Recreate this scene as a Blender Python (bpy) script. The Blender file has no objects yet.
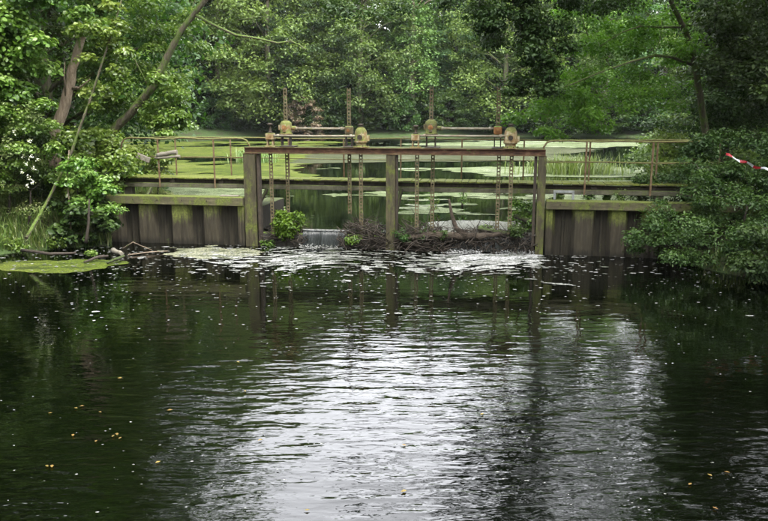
import bpy, bmesh, math, random
import numpy as np
from mathutils import Vector, Matrix, noise as mn
R_ = math.radians
C = bpy.context.scene.collection
sc = bpy.context.scene

# ------------------------------------------------------------ camera
F_PX, CX, CY, CAM_H = 747.0, 384.0, 260.5, 3.15
PITCH = math.atan(150.5 / F_PX)
cam = bpy.data.objects.new('camera', bpy.data.cameras.new('camera'))
C.objects.link(cam)
cam.location = (0, 0, CAM_H)
cam.rotation_euler = (math.pi / 2 - PITCH, 0, 0)
cam.data.sensor_width = 36
cam.data.lens = 36 * F_PX / 768
cam.data.clip_end = 3000
sc.camera = cam

# ------------------------------------------------------------ sky, sun, exposure
SUN_EL, SUN_ROT = R_(60), R_(205)
w = bpy.data.worlds.new('World'); sc.world = w; w.use_nodes = True
nt = w.node_tree; bg = nt.nodes['Background']
sky = nt.nodes.new('ShaderNodeTexSky'); sky.sky_type = 'NISHITA'; sky.sun_disc = False
sky.sun_elevation = SUN_EL; sky.sun_rotation = SUN_ROT; sky.dust_density = 3.0
hs = nt.nodes.new('ShaderNodeHueSaturation'); hs.inputs['Saturation'].default_value = 0.3
mxs = nt.nodes.new('ShaderNodeMix'); mxs.data_type = 'RGBA'; mxs.inputs[0].default_value = 0.65
mxs.inputs[7].default_value = (10.2, 10.3, 10.8, 1)
nt.links.new(sky.outputs[0], hs.inputs['Color']); nt.links.new(hs.outputs[0], mxs.inputs[6])
nt.links.new(mxs.outputs[2], bg.inputs[0]); bg.inputs[1].default_value = 0.15
sun = bpy.data.objects.new('sun', bpy.data.lights.new('sun', 'SUN')); C.objects.link(sun)
sun.data.energy = 0.9; sun.data.angle = R_(11); sun.data.color = (1, .96, .88)
# the sun stands behind and to the right of the camera
sd = Vector((math.sin(R_(35)) * math.cos(SUN_EL), -math.cos(R_(35)) * math.cos(SUN_EL), math.sin(SUN_EL)))
sun.rotation_euler = sd.to_track_quat('Z', 'Y').to_euler()
sky.sun_rotation = math.atan2(sd.x, sd.y)
sc.view_settings.view_transform = 'Standard'; sc.view_settings.look = 'None'
sc.view_settings.exposure = 2.5; sc.view_settings.gamma = 1
sc.render.engine = 'CYCLES'
cy = sc.cycles
cy.max_bounces = 6; cy.diffuse_bounces = 2; cy.glossy_bounces = 3; cy.transmission_bounces = 3
cy.transparent_max_bounces = 4; cy.caustics_reflective = False; cy.caustics_refractive = False
cy.use_denoising = True

# ------------------------------------------------------------ rays
FW = Vector((0, math.cos(PITCH), -math.sin(PITCH))); UP = Vector((0, math.sin(PITCH), math.cos(PITCH)))
O3 = Vector((0, 0, CAM_H))
def ray(px, py): return FW + UP * ((CY - py) / F_PX) + Vector(((px - CX) / F_PX, 0, 0))
def G(px, py, z=0.0):
    d = ray(px, py); return O3 + d * ((z - CAM_H) / d.z)
def W(px, py, D):
    d = ray(px, py); return O3 + d * (D / d.y)
BO = G(250, 246); BR = G(541, 255)
BE = (BR - BO).normalized(); BN = Vector((-BE.y, BE.x, 0)); BANG = math.atan2(BE.y, BE.x)
def B(px, py, v=0.0):                       # bridge plane at depth v -> (u, z)
    d = ray(px, py); t = ((BO - O3).dot(BN) + v) / d.dot(BN); p = O3 + d * t
    return (p - BO).dot(BE), p.z
def BU(px, v=0.0, py=180): return B(px, py, v)[0]
def BZ(px, py, v=0.0): return B(px, py, v)[1]
def BW(u, v, z=0): return BO + BE * u + BN * v + Vector((0, 0, z))
UZ = 0.36                                   # upper pond level

# ------------------------------------------------------------ object helpers
def tag(o, label=None, cat=None, group=None, kind=None):
    if label: o['label'] = label
    if cat: o['category'] = cat
    if group: o['group'] = group
    if kind: o['kind'] = kind
    return o
def link(name, me, parent=None, mats=()):
    for m in mats: me.materials.append(m)
    o = bpy.data.objects.new(name, me); C.objects.link(o)
    if parent is not None: o.parent = parent
    return o
def empty(name, loc, rz=0.0):
    o = bpy.data.objects.new(name, None); C.objects.link(o)
    o.location = loc; o.rotation_euler = (0, 0, rz); o.empty_display_size = .2
    return o
def bthing(name, *a, **k):                  # an Empty in the bridge's own frame
    return tag(empty(name, BO, BANG), *a, **k)
class MB:
    def __init__(s): s.v = []; s.f = []; s.sm = []
    def add(s, vs, fs, smooth=False):
        b = len(s.v); s.v += [tuple(p) for p in vs]
        s.f += [tuple(i + b for i in f) for f in fs]; s.sm += [smooth] * len(fs); return s
    def box(s, a, b, bev=0.0, jit=0.0):
        (x0, y0, z0), (x1, y1, z1) = a, b
        if bev <= 0:
            vs = [(x0,y0,z0),(x1,y0,z0),(x1,y1,z0),(x0,y1,z0),(x0,y0,z1),(x1,y0,z1),(x1,y1,z1),(x0,y1,z1)]
            if jit: vs = [tuple(c + random.uniform(-jit, jit) for c in p) for p in vs]
            return s.add(vs, [(3,2,1,0),(4,5,6,7),(0,1,5,4),(1,2,6,5),(2,3,7,6),(3,0,4,7)])
        e = bev
        vs = []; 
        for z, i in ((z0, e), (z0 + e, 0), (z1 - e, 0), (z1, e)):
            vs += [(x0+i+e*(i==0),y0+i,z),(x1-i-e*(i==0),y0+i,z),(x1-i,y0+i+e*(i==0),z),(x1-i,y1-i-e*(i==0),z),
                   (x1-i-e*(i==0),y1-i,z),(x0+i+e*(i==0),y1-i,z),(x0+i,y1-i-e*(i==0),z),(x0+i,y0+i+e*(i==0),z)]
        if jit: vs = [tuple(c + random.uniform(-jit, jit) for c in p) for p in vs]
        fs = [tuple(range(7, -1, -1)), tuple(range(24, 32))]
        for k in range(3):
            for j in range(8): fs.append((k*8+j, k*8+(j+1)%8, k*8+8+(j+1)%8, k*8+8+j))
        return s.add(vs, fs)
    def tube(s, pts, rad, seg=8, cap=True, smooth=True):
        pts = [Vector(p) for p in pts]; n = len(pts)
        if not hasattr(rad, '__len__'): rad = [rad] * n
        b = len(s.v); ref = None
        for i, p in enumerate(pts):
            t = (pts[min(i+1, n-1)] - pts[max(i-1, 0)])
            t = t.normalized() if t.length > 1e-9 else Vector((0, 0, 1))
            if ref is None:
                ref = Vector((0, 0, 1)) if abs(t.z) < .9 else Vector((1, 0, 0))
            a = (ref - t * ref.dot(t)); a = a.normalized() if a.length > 1e-6 else t.orthogonal().normalized()
            ref = a; c = t.cross(a)
            for k in range(seg):
                th = 2 * math.pi * k / seg
                s.v.append(tuple(p + (a * math.cos(th) + c * math.sin(th)) * rad[i]))
        for i in range(n - 1):
            for k in range(seg):
                s.f.append((b+i*seg+k, b+i*seg+(k+1)%seg, b+(i+1)*seg+(k+1)%seg, b+(i+1)*seg+k)); s.sm.append(smooth)
        if cap:
            s.f.append(tuple(b+k for k in range(seg-1, -1, -1))); s.sm.append(False)
            s.f.append(tuple(b+(n-1)*seg+k for k in range(seg))); s.sm.append(False)
        return s
    def lathe(s, cx, cyy, prof, seg=18):    # profile of (r, z) around a vertical axis
        b = len(s.v)
        for r, z in prof:
            for k in range(seg):
                th = 2*math.pi*k/seg; s.v.append((cx + r*math.cos(th), cyy + r*math.sin(th), z))
        for i in range(len(prof)-1):
            for k in range(seg):
                s.f.append((b+i*seg+k, b+i*seg+(k+1)%seg, b+(i+1)*seg+(k+1)%seg, b+(i+1)*seg+k)); s.sm.append(True)
        s.f.append(tuple(b+k for k in range(seg-1,-1,-1))); s.sm.append(False)
        s.f.append(tuple(b+(len(prof)-1)*seg+k for k in range(seg))); s.sm.append(False)
        return s
    def build(s, name, m, parent=None, me_only=False):
        me = bpy.data.meshes.new(name); me.from_pydata(s.v, [], s.f)
        me.polygons.foreach_set('use_smooth', s.sm); me.update()
        me.materials.append(m)
        return me if me_only else link(name, me, parent)

# ------------------------------------------------------------ materials
def newmat(name):
    m = bpy.data.materials.new(name); m.use_nodes = True
    n = m.node_tree; return m, n, n.nodes['Principled BSDF'], n.links.new
def ramp(n, fac, stops, L, interp='LINEAR'):
    r = n.nodes.new('ShaderNodeValToRGB'); cr = r.color_ramp; cr.interpolation = interp
    while len(cr.elements) < len(stops): cr.elements.new(.5)
    for e, (p, c) in zip(cr.elements, stops):
        e.position = p; e.color = (*c, 1) if hasattr(c, '__len__') else (c, c, c, 1)
    L(fac, r.inputs[0]); return r.outputs[0]
def noise_n(n, L, vec, scale, detail=6, rough=.6, dist=0.0):
    t = n.nodes.new('ShaderNodeTexNoise'); t.inputs['Scale'].default_value = scale
    t.inputs['Detail'].default_value = detail; t.inputs['Roughness'].default_value = rough
    t.inputs['Distortion'].default_value = dist
    if vec is not None: L(vec, t.inputs['Vector'])
    return t.outputs['Fac']
def mapping(n, L, vec, scale=(1,1,1), rot=(0,0,0)):
    t = n.nodes.new('ShaderNodeMapping'); t.inputs['Scale'].default_value = scale; t.inputs['Rotation'].default_value = rot
    L(vec, t.inputs['Vector']); return t.outputs[0]
def mix(n, L, fac, a, b, blend='MIX'):
    t = n.nodes.new('ShaderNodeMix'); t.data_type = 'RGBA'; t.blend_type = blend
    for i, x in ((0, fac), (6, a), (7, b)):
        if isinstance(x, (int, float)): t.inputs[i].default_value = x
        elif isinstance(x, tuple): t.inputs[i].default_value = (*x, 1)
        else: L(x, t.inputs[i])
    return t.outputs[2]
def math_n(n, L, op, a, b=0.0):
    t = n.nodes.new('ShaderNodeMath'); t.operation = op
    for i, x in ((0, a), (1, b)):
        if isinstance(x, (int, float)): t.inputs[i].default_value = x
        else: L(x, t.inputs[i])
    return t.outputs[0]
def weathered(name, stops, scale=6, stretch=(1,1,1), moss=0.0, mosscol=(.10,.15,.03), rough=.85, bump=.01,
              bscale=40, metal=0.0, moss_up=.5, dirt=None, mscale=5, spec=.3):
    m, n, p, L = newmat(name)
    tc = n.nodes.new('ShaderNodeTexCoord'); geo = n.nodes.new('ShaderNodeNewGeometry')
    pos = geo.outputs['Position']
    v = mapping(n, L, pos, stretch)
    f = noise_n(n, L, v, scale, 8, .65)
    col = ramp(n, f, stops, L)
    f3 = noise_n(n, L, mapping(n, L, pos, (3, 3, .5)), 3, 5, .7)
    col = mix(n, L, ramp(n, f3, [(.38, .0), (.68, .55)], L), col, dirt or (.03, .025, .018))
    if moss > 0:
        sx = n.nodes.new('ShaderNodeSeparateXYZ'); L(geo.outputs['Normal'], sx.inputs[0])
        mf = noise_n(n, L, mapping(n, L, pos, (1, 1, .6)), mscale, 8, .7)
        mm = math_n(n, L, 'ADD', mf, math_n(n, L, 'MULTIPLY', math_n(n, L, 'MAXIMUM', sx.outputs[2], 0.0), moss_up))
        mm = ramp(n, mm, [(.62 - moss*.35, 0.0), (.70 - moss*.25, 1.0)], L)
        mc = ramp(n, noise_n(n, L, pos, 30, 4), [(.3, tuple(c*.55 for c in mosscol)), (.7, tuple(c*1.35 for c in mosscol))], L)
        col = mix(n, L, mm, col, mc)
    L(col, p.inputs['Base Color'])
    p.inputs['Roughness'].default_value = rough; p.inputs['Metallic'].default_value = metal
    p.inputs['Specular IOR Level'].default_value = spec
    b = n.nodes.new('ShaderNodeBump'); b.inputs['Strength'].default_value = 1; b.inputs['Distance'].default_value = bump
    L(math_n(n, L, 'ADD', noise_n(n, L, v, bscale, 6, .7), f), b.inputs['Height']); L(b.outputs[0], p.inputs['Normal'])
    return m
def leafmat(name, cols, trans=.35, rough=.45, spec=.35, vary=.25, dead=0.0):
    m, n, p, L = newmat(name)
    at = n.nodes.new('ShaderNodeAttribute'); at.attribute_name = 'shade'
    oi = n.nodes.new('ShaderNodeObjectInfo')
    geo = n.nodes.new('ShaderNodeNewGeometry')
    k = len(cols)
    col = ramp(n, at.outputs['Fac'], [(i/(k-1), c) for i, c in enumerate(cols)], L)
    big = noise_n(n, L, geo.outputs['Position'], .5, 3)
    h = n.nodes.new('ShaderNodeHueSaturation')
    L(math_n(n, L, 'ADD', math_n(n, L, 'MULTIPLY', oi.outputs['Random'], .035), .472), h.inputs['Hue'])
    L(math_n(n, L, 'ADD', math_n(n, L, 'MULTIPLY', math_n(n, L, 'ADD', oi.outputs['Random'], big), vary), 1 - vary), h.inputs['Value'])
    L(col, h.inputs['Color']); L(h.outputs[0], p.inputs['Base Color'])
    p.inputs['Roughness'].default_value = rough; p.inputs['Specular IOR Level'].default_value = spec
    tr = n.nodes.new('ShaderNodeBsdfTranslucent')
    L(mix(n, L, 1.0, h.outputs[0], (1.15, 1.25, .6), 'MULTIPLY'), tr.inputs[0])
    ms = n.nodes.new('ShaderNodeMixShader'); ms.inputs[0].default_value = trans
    out = n.nodes['Material Output']; L(p.outputs[0], ms.inputs[1]); L(tr.outputs[0], ms.inputs[2]); L(ms.outputs[0], out.inputs[0])
    return m

M = {}
M['leaf_bright'] = leafmat('bright_leaf', [(.05,.115,.014),(.085,.17,.022),(.125,.225,.035),(.21,.30,.08)], rough=.36, spec=.55)
M['leaf_vivid'] = leafmat('vivid_leaf', [(.045,.12,.010),(.08,.185,.018),(.12,.24,.03)], trans=.45)
M['leaf_mid'] = leafmat('mid_leaf', [(.022,.058,.012),(.04,.088,.018),(.065,.125,.026)])
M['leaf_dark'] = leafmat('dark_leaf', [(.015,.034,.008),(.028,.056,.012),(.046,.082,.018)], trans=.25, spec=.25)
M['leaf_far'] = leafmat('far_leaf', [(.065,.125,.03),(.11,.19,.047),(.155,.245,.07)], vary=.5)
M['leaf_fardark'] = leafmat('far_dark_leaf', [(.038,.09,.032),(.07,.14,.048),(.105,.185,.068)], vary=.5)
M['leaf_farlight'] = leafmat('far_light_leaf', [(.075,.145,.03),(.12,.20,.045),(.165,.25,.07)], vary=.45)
M['leaf_brown'] = leafmat('brown_leaf', [(.10,.07,.045),(.17,.12,.08),(.14,.14,.07)], trans=.2)
M['grass'] = leafmat('grass_blade', [(.07,.13,.025),(.12,.20,.045),(.21,.27,.09),(.28,.29,.15)])
M['reed'] = leafmat('reed_blade', [(.10,.17,.05),(.16,.24,.08),(.22,.28,.12)])
M['blossom'] = leafmat('white_blossom', [(.6,.62,.5),(.75,.76,.68),(.8,.8,.75)], trans=.3)
M['yellow_leaf'] = leafmat('yellow_leaf', [(.10,.07,.015),(.22,.17,.03),(.13,.08,.02)], trans=.2)
M['bark'] = weathered('bark', [(.3,(.07,.06,.042)),(.55,(.15,.13,.085)),(.75,(.22,.20,.14))], 8, (3,3,.7), moss=.35, bump=.03, bscale=14, moss_up=.3)
M['bark_pale'] = weathered('pale_bark', [(.3,(.18,.13,.09)),(.55,(.32,.25,.18)),(.75,(.42,.35,.27))], 7, (3,3,.6), moss=.1, moss_up=0, bump=.03, bscale=12, dirt=(.07,.055,.04))
M['bark_dark'] = weathered('dark_bark', [(.3,(.02,.017,.012)),(.7,(.05,.042,.03))], 8, (3,3,.7), moss=.2, mosscol=(.05,.07,.02), bump=.03, bscale=14)
M['bark_log'] = weathered('log_bark', [(.3,(.03,.022,.014)),(.5,(.075,.055,.038)),(.7,(.15,.12,.09))], 5, (2,8,8), moss=.02, moss_up=0, mosscol=(.06,.08,.02), bump=.03, bscale=10)
M['twig'] = weathered('twig_bark', [(.3,(.022,.017,.012)),(.6,(.05,.04,.03)),(.8,(.09,.075,.055))], 12, bump=.004)
M['mossy_post'] = weathered('mossy_post', [(.3,(.03,.026,.014)),(.5,(.06,.053,.026)),(.7,(.10,.088,.045))], 7, (3,3,.5), moss=.36, mosscol=(.085,.10,.02), bump=.012, bscale=25)
M['pile'] = weathered('shaded_pile_steel', [(.3,(.010,.009,.005)),(.5,(.022,.019,.011)),(.7,(.042,.036,.022))], 5, (4,4,.45), moss=.04, mosscol=(.06,.075,.02), bump=.012, bscale=20)  # recess shade put into the colour: darker copy of the face steel
M['cap'] = weathered('mossy_cap_board', [(.3,(.055,.048,.025)),(.5,(.09,.082,.042)),(.75,(.14,.125,.07))], 5, (.6,4,4), moss=.40, mosscol=(.095,.115,.022), bump=.01, bscale=22)
M['deck'] = weathered('mossy_plank', [(.3,(.035,.03,.016)),(.5,(.07,.062,.03)),(.75,(.12,.105,.055))], 6, (3,3,3), moss=.34, mosscol=(.12,.14,.02), bump=.012, moss_up=.9)
M['stringer'] = weathered('walkway_beam', [(.3,(.06,.055,.035)),(.5,(.10,.095,.06)),(.75,(.15,.14,.09))], 5, (.7,4,4), moss=.22, mosscol=(.09,.11,.03), bump=.008)
M['dark_wood'] = weathered('dark_wet_wood', [(.3,(.018,.014,.01)),(.7,(.05,.04,.028))], 7, (3,3,.6), moss=.15, mosscol=(.05,.06,.02), bump=.01)
M['rust'] = weathered('rusty_beam', [(.28,(.022,.012,.008)),(.44,(.055,.026,.015)),(.56,(.095,.045,.024)),(.66,(.14,.09,.055)),(.76,(.2,.16,.11))], 5, (1,2,3), moss=.05, moss_up=.45, rough=.8, bump=.006, dirt=(.035,.016,.01))
M['rail'] = weathered('rusty_rail', [(.3,(.06,.032,.016)),(.45,(.11,.075,.038)),(.6,(.16,.125,.07)),(.75,(.19,.17,.11))], 11, (1,1,1), moss=.10, mosscol=(.12,.13,.04), bump=.004, dirt=(.09,.04,.02))
M['rack'] = weathered('rusty_rack', [(.3,(.04,.028,.013)),(.5,(.10,.082,.042)),(.7,(.17,.15,.09))], 9, (1,1,1), moss=.12, mosscol=(.10,.11,.03), bump=.003, dirt=(.05,.03,.015))
M['casting'] = weathered('flaking_casting_paint', [(.28,(.09,.045,.018)),(.42,(.19,.12,.05)),(.55,(.27,.23,.13)),(.68,(.38,.36,.27))], 9, (1,1,1), moss=.1, mosscol=(.11,.12,.03), bump=.006, dirt=(.12,.06,.02))
M['casting_rust'] = weathered('rusty_casting', [(.28,(.13,.055,.02)),(.5,(.24,.11,.035)),(.7,(.32,.2,.09))], 8, (1,1,1), moss=.1, bump=.006, dirt=(.08,.04,.02))
M['shaft'] = weathered('pale_shaft', [(.3,(.11,.09,.055)),(.5,(.21,.19,.14)),(.75,(.33,.32,.27))], 9, (.5,3,3), moss=.2, moss_up=-.1, mosscol=(.12,.12,.04), bump=.003, dirt=(.14,.09,.04))
M['dark_steel'] = weathered('dark_steel', [(.3,(.02,.016,.012)),(.7,(.06,.045,.03))], 9, bump=.004)
M['concrete'] = weathered('wet_concrete', [(.3,(.03,.029,.024)),(.7,(.08,.077,.065))], 6, moss=.2, bump=.01)
M['grey_board'] = weathered('grey_board', [(.3,(.12,.11,.085)),(.7,(.26,.24,.19))], 8, (1,6,6), bump=.006, dirt=(.12,.10,.07))
M['pale_metal'] = weathered('pale_metal', [(.3,(.16,.17,.17)),(.7,(.26,.27,.26))], 8, bump=.002, rough=.5)
M['earth'] = weathered('earth', [(.3,(.025,.02,.012)),(.5,(.045,.038,.022)),(.7,(.08,.065,.04))], 1.5, moss=.38, mosscol=(.045,.075,.02), bump=.05, bscale=6, moss_up=.12, mscale=1.2)
M['tape_red'] = weathered('red_tape', [(.3,(.2,.012,.018)),(.7,(.26,.02,.025))], 8, rough=.35, bump=.001, dirt=(.4,.02,.03))
M['tape_white'] = weathered('white_tape', [(.3,(.3,.31,.33)),(.7,(.4,.41,.42))], 8, rough=.35, bump=.001, dirt=(.5,.5,.5))

def weedmat(name, a, b, c):
    m, n, p, L = newmat(name); geo = n.nodes.new('ShaderNodeNewGeometry'); pos = geo.outputs['Position']
    f = noise_n(n, L, pos, .35, 6, .6); f2 = noise_n(n, L, pos, 22, 4, .8)
    sx = n.nodes.new('ShaderNodeSeparateXYZ'); L(pos, sx.inputs[0])
    col = ramp(n, f, [(.35, a), (.52, b), (.68, c)], L)
    f4 = noise_n(n, L, mapping(n, L, pos, (1, 2, 1)), 1.6, 7, .75)
    col = mix(n, L, ramp(n, f2, [(.42, .85), (.54, 0.0)], L), col, (.02, .028, .01))
    col = mix(n, L, ramp(n, f4, [(.40, .8), (.52, 0.0)], L), col, (.02, .028, .01))
    L(col, p.inputs['Base Color']); p.inputs['Roughness'].default_value = .9; p.inputs['Specular IOR Level'].default_value = .04
    bp = n.nodes.new('ShaderNodeBump'); bp.inputs['Distance'].default_value = .006; L(f2, bp.inputs['Height']); L(bp.outputs[0], p.inputs['Normal'])
    return m
M['weed_green'] = weedmat('duckweed_green', (.06,.085,.012), (.095,.12,.018), (.13,.145,.04))
M['weed_pale'] = weedmat('duckweed_pale', (.11,.14,.065), (.17,.20,.11), (.25,.27,.20))
M['weed_grey'] = weedmat('grey_weed', (.05,.055,.03), (.07,.073,.045), (.095,.095,.065))
M['scum'] = weedmat('grey_scum', (.22,.22,.18), (.30,.30,.26), (.38,.38,.33))
M['foam'] = weedmat('foam', (.16,.16,.15), (.30,.30,.29), (.50,.50,.50))
M['foam_beige'] = weedmat('beige_foam', (.17,.17,.11), (.22,.22,.15), (.30,.30,.24))

def watermat(name, base, d1, d2, rough=.03):
    m, n, p, L = newmat(name)
    geo = n.nodes.new('ShaderNodeNewGeometry'); pos = geo.outputs['Position']
    p.inputs['Base Color'].default_value = (*base, 1); p.inputs['Roughness'].default_value = rough
    p.inputs['IOR'].default_value = 1.5
    v = mapping(n, L, pos, (.8, 2.9, 1), (0, 0, R_(6)))
    a = noise_n(n, L, v, 2.0, 1.5, .45, .35)
    v2 = mapping(n, L, pos, (1.1, 2.9, 1), (0, 0, R_(-9)))
    b = noise_n(n, L, v2, 4.6, 2, .5, .3)
    calm = ramp(n, noise_n(n, L, mapping(n, L, pos, (1, .6, 1)), .26, 4, .6), [(.38, .18), (.60, 1.12 if False else 1.0)], L)
    sx = n.nodes.new('ShaderNodeSeparateXYZ'); L(pos, sx.inputs[0])
    h = math_n(n, L, 'ADD', math_n(n, L, 'MULTIPLY', a, d1*1.15), math_n(n, L, 'MULTIPLY', b, d2))
    h = math_n(n, L, 'MULTIPLY', h, calm)
    h = math_n(n, L, 'MULTIPLY', h, ramp(n, math_n(n, L, 'MULTIPLY', sx.outputs[1], .05), [(.36, 1.0), (.62, .22)], L))   # ripples die out towards the weir
    bp = n.nodes.new('ShaderNodeBump'); bp.inputs['Distance'].default_value = 1.0; L(h, bp.inputs['Height'])
    L(bp.outputs[0], p.inputs['Normal']); return m
M['water'] = watermat('dark_river_water', (.0007, .0011, .0004), .024, .0095)
M['water_up'] = watermat('pond_water', (.0015, .0025, .001), .006, .002)

# ------------------------------------------------------------ leaf meshes
def np_mesh(name, V, F, mat_, shade=None):
    me = bpy.data.meshes.new(name); k = F.shape[1]
    me.vertices.add(len(V)); me.vertices.foreach_set('co', V.astype(np.float32).ravel())
    me.loops.add(F.size); me.loops.foreach_set('vertex_index', F.astype(np.int32).ravel())
    me.polygons.add(len(F)); me.polygons.foreach_set('loop_start', np.arange(0, F.size, k, dtype=np.int32))
    me.polygons.foreach_set('loop_total', np.full(len(F), k, dtype=np.int32))
    me.update(calc_edges=True)
    if shade is not None:
        at = me.attributes.new('shade', 'FLOAT', 'FACE'); at.data.foreach_set('value', shade.astype(np.float32))
    me.materials.append(mat_); return me
def unit(a): return a / np.maximum(np.linalg.norm(a, axis=1, keepdims=True), 1e-9)
def leaves(name, P, N, size, mat_, rng, fine=False, aspect=.5, shade=None):
    n = len(P); N = unit(N); T = unit(np.cross(N, rng.normal(size=(n, 3)))); S = np.cross(N, T)
    s = (size * rng.uniform(.65, 1.3, n))[:, None]; wv = s * aspect * rng.uniform(.8, 1.2, n)[:, None]
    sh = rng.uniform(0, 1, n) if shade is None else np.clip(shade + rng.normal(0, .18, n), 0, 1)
    base, tip = P - T * s * .5, P + T * s * .5 - N * s * .15
    if not fine:
        V = np.stack([base, P + S * wv * .5 + N * s * .08, tip, P - S * wv * .5 + N * s * .08], 1).reshape(-1, 3)
        F = np.arange(4 * n).reshape(n, 4); return np_mesh(name, V, F, mat_, sh)
    r1 = P - T * s * .12 + S * wv * .5 + N * s * .07; r2 = P + T * s * .2 + S * wv * .42 + N * s * .03
    l1 = P - T * s * .12 - S * wv * .5 + N * s * .07; l2 = P + T * s * .2 - S * wv * .42 + N * s * .03
    V = np.stack([base, r1, r2, tip, l2, l1], 1).reshape(-1, 3)
    i = np.arange(n)[:, None] * 6
    F = np.concatenate([i + np.array([[0, 1, 2, 3]]), i + np.array([[0, 3, 4, 5]])], 0)
    return np_mesh(name, V, F, mat_, np.concatenate([sh, sh]))
def clump(rng, c, rx, rz, n, droop=.25):
    d = unit(rng.normal(size=(n, 3))); r = rng.uniform(0, 1, n)[:, None] ** .45
    q = d * r; P = q * np.array([rx, rx, rz]); P[:, 2] -= droop * rx * (q[:, 0]**2 + q[:, 1]**2)
    # lumpy outline
    P *= (1 + .3 * np.sin(d[:, :1] * 7 + c[0]) * np.cos(d[:, 1:2] * 6 + c[1] * 2))
    N = d * .55 + np.array([0, 0, .75]) + rng.normal(size=(n, 3)) * .45
    return P + np.array(c), N, np.clip(.45 + .5 * q[:, 2] + rng.normal(0, .1) , 0, 1)  # light from above put into the leaf tone: upper leaves paler
def foliage(name, clumps, size, mat_, seed, fine=True, aspect=.5, droop=.25):
    rng = np.random.default_rng(seed); Ps, Ns, Ss = [], [], []
    for c, rx, rz, n in clumps:
        p, q, s = clump(rng, c, rx, rz, int(n), droop); Ps.append(p); Ns.append(q); Ss.append(s)
    return leaves(name, np.concatenate(Ps), np.concatenate(Ns), size, mat_, rng, fine, aspect, np.concatenate(Ss))

def tree_variant(seed, H, Rr, base, nc, nl, size, lmat, bark, style='round', fine=False, flat=.42):
    rng = np.random.default_rng(seed); rnd = random.Random(seed)
    tr = MB(); lean = rnd.uniform(-.5, .5), rnd.uniform(-.5, .5)
    pts = [(lean[0]*t*t, lean[1]*t*t + .15*math.sin(t*5+seed), H*.92*t) for t in np.linspace(0, 1, 9)]
    r0 = .018 * H; tr.tube(pts, [r0*(1.25 if i == 0 else 1)*(1-.85*i/8) for i in range(9)], 8)
    cl = []
    for i in range(nc):
        t = (i + rnd.random()) / nc
        if style == 'round': prof = math.sqrt(max(.05, 1 - (2*t - .85)**2 / 1.5)) * (1 if t < .8 else .85)
        elif style == 'cone': prof = (1 - t*.85) * (.75 + .25*math.sin(t*21 + seed))
        else: prof = .7 + .3*math.sin(t*5 + seed)
        prof *= 1 - max(0, t-.85)*4
        a = i * 2.399 + rnd.uniform(-.5, .5); rr = Rr * max(prof, .12) * rnd.uniform(.35, 1.0) ** .6
        z = base + (H - base) * t
        c = (rr*math.cos(a) + lean[0]*t, rr*math.sin(a) + lean[1]*t, z)
        rx = Rr * rnd.uniform(.2, .36) * (.7 if style == 'cone' else 1); cl.append((c, rx, rx*flat*rnd.uniform(.8, 1.3), nl*rnd.uniform(.7, 1.3)))
        if i % 3 == 0:
            zt = z - rr*rnd.uniform(.25, .6)
            k = min(1, max(.05, zt/(H*.92))); s0 = Vector((lean[0]*k*k, lean[1]*k*k, max(zt, 1)))
            e = Vector(c); mid = (s0 + e)/2 + Vector((0, 0, rr*.12))
            tr.tube([s0, mid, e], [r0*.32*(1-k*.6), r0*.18, r0*.05], 5)
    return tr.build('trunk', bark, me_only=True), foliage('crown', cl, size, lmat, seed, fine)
def put_tree(name, var, loc, rz, s, label, cat='tree', group=None, sz=1.0):
    t = empty(name, loc, rz); t.scale = (s, s, s*sz)
    tag(t, label, cat, group)
    for nm, me in zip(('trunk', 'crown'), var): link(nm, me, t)
    return t

# ------------------------------------------------------------ terrain and water
def bp2(px, py, z=0): g = G(px, py, z); return (g.x, g.y)
b_l = BW(BU(100), .55); b_r = BW(BU(742), .55)
LOW = [bp2(112, 246), bp2(60, 249), bp2(20, 252), bp2(-40, 260), (-9.8, 12), (-10.5, 7), (-8.5, 2.6), (7.5, 2.6), (9.6, 7), (8.1, 11.5),
       bp2(768, 281), bp2(720, 273), bp2(690, 266), (b_r.x, b_r.y), (b_l.x, b_l.y)]
ul = BW(BU(165), .5); ur = BW(BU(700), .5)
UPP = [(ul.x, ul.y), (-5.6, 20.5), (-9.5, 27), (-14.5, 40), (-22, 56), (-27, 74), (-14, 81), (6, 80), (22, 81), (40, 77), (30, 54), (17, 34), (10.2, 23), (ur.x, ur.y)]
def sdist(P, poly):
    A = np.array(poly); Bq = np.roll(A, -1, 0); d = np.full(len(P), 1e9); ins = np.zeros(len(P), bool)
    for a, b in zip(A, Bq):
        ab = b - a; t = np.clip(((P - a) @ ab) / (ab @ ab), 0, 1)
        d = np.minimum(d, np.linalg.norm(P - a - t[:, None] * ab, axis=1))
        with np.errstate(divide='ignore', invalid='ignore'):
            ins ^= ((a[1] > P[:, 1]) != (b[1] > P[:, 1])) & (P[:, 0] < (b[0]-a[0])*(P[:, 1]-a[1])/(b[1]-a[1]+1e-12)+a[0])
    return np.where(ins, -d, d)
def hgt(P):
    P = np.atleast_2d(np.asarray(P, float)); dl, du = sdist(P, LOW), sdist(P, UPP)
    nz = np.array([mn.noise(Vector((x*.35, y*.35, 0))) + .5*mn.noise(Vector((x*1.3, y*1.3, 3))) for x, y in P])
    def f(d, lv): return np.where(d < 0, lv + np.maximum(d*.8, -.9), lv + 1.15*(1-np.exp(-d/1.6)) + .03*np.minimum(d, 60) - .03)
    h = np.minimum(f(dl, 0.0), f(du, UZ))
    dm = np.minimum(dl, du)
    return h + np.where(dm > 0, nz * np.clip(dm*.25, 0, .35), 0)
def hz(x, y): return float(hgt([(x, y)])[0])
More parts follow.
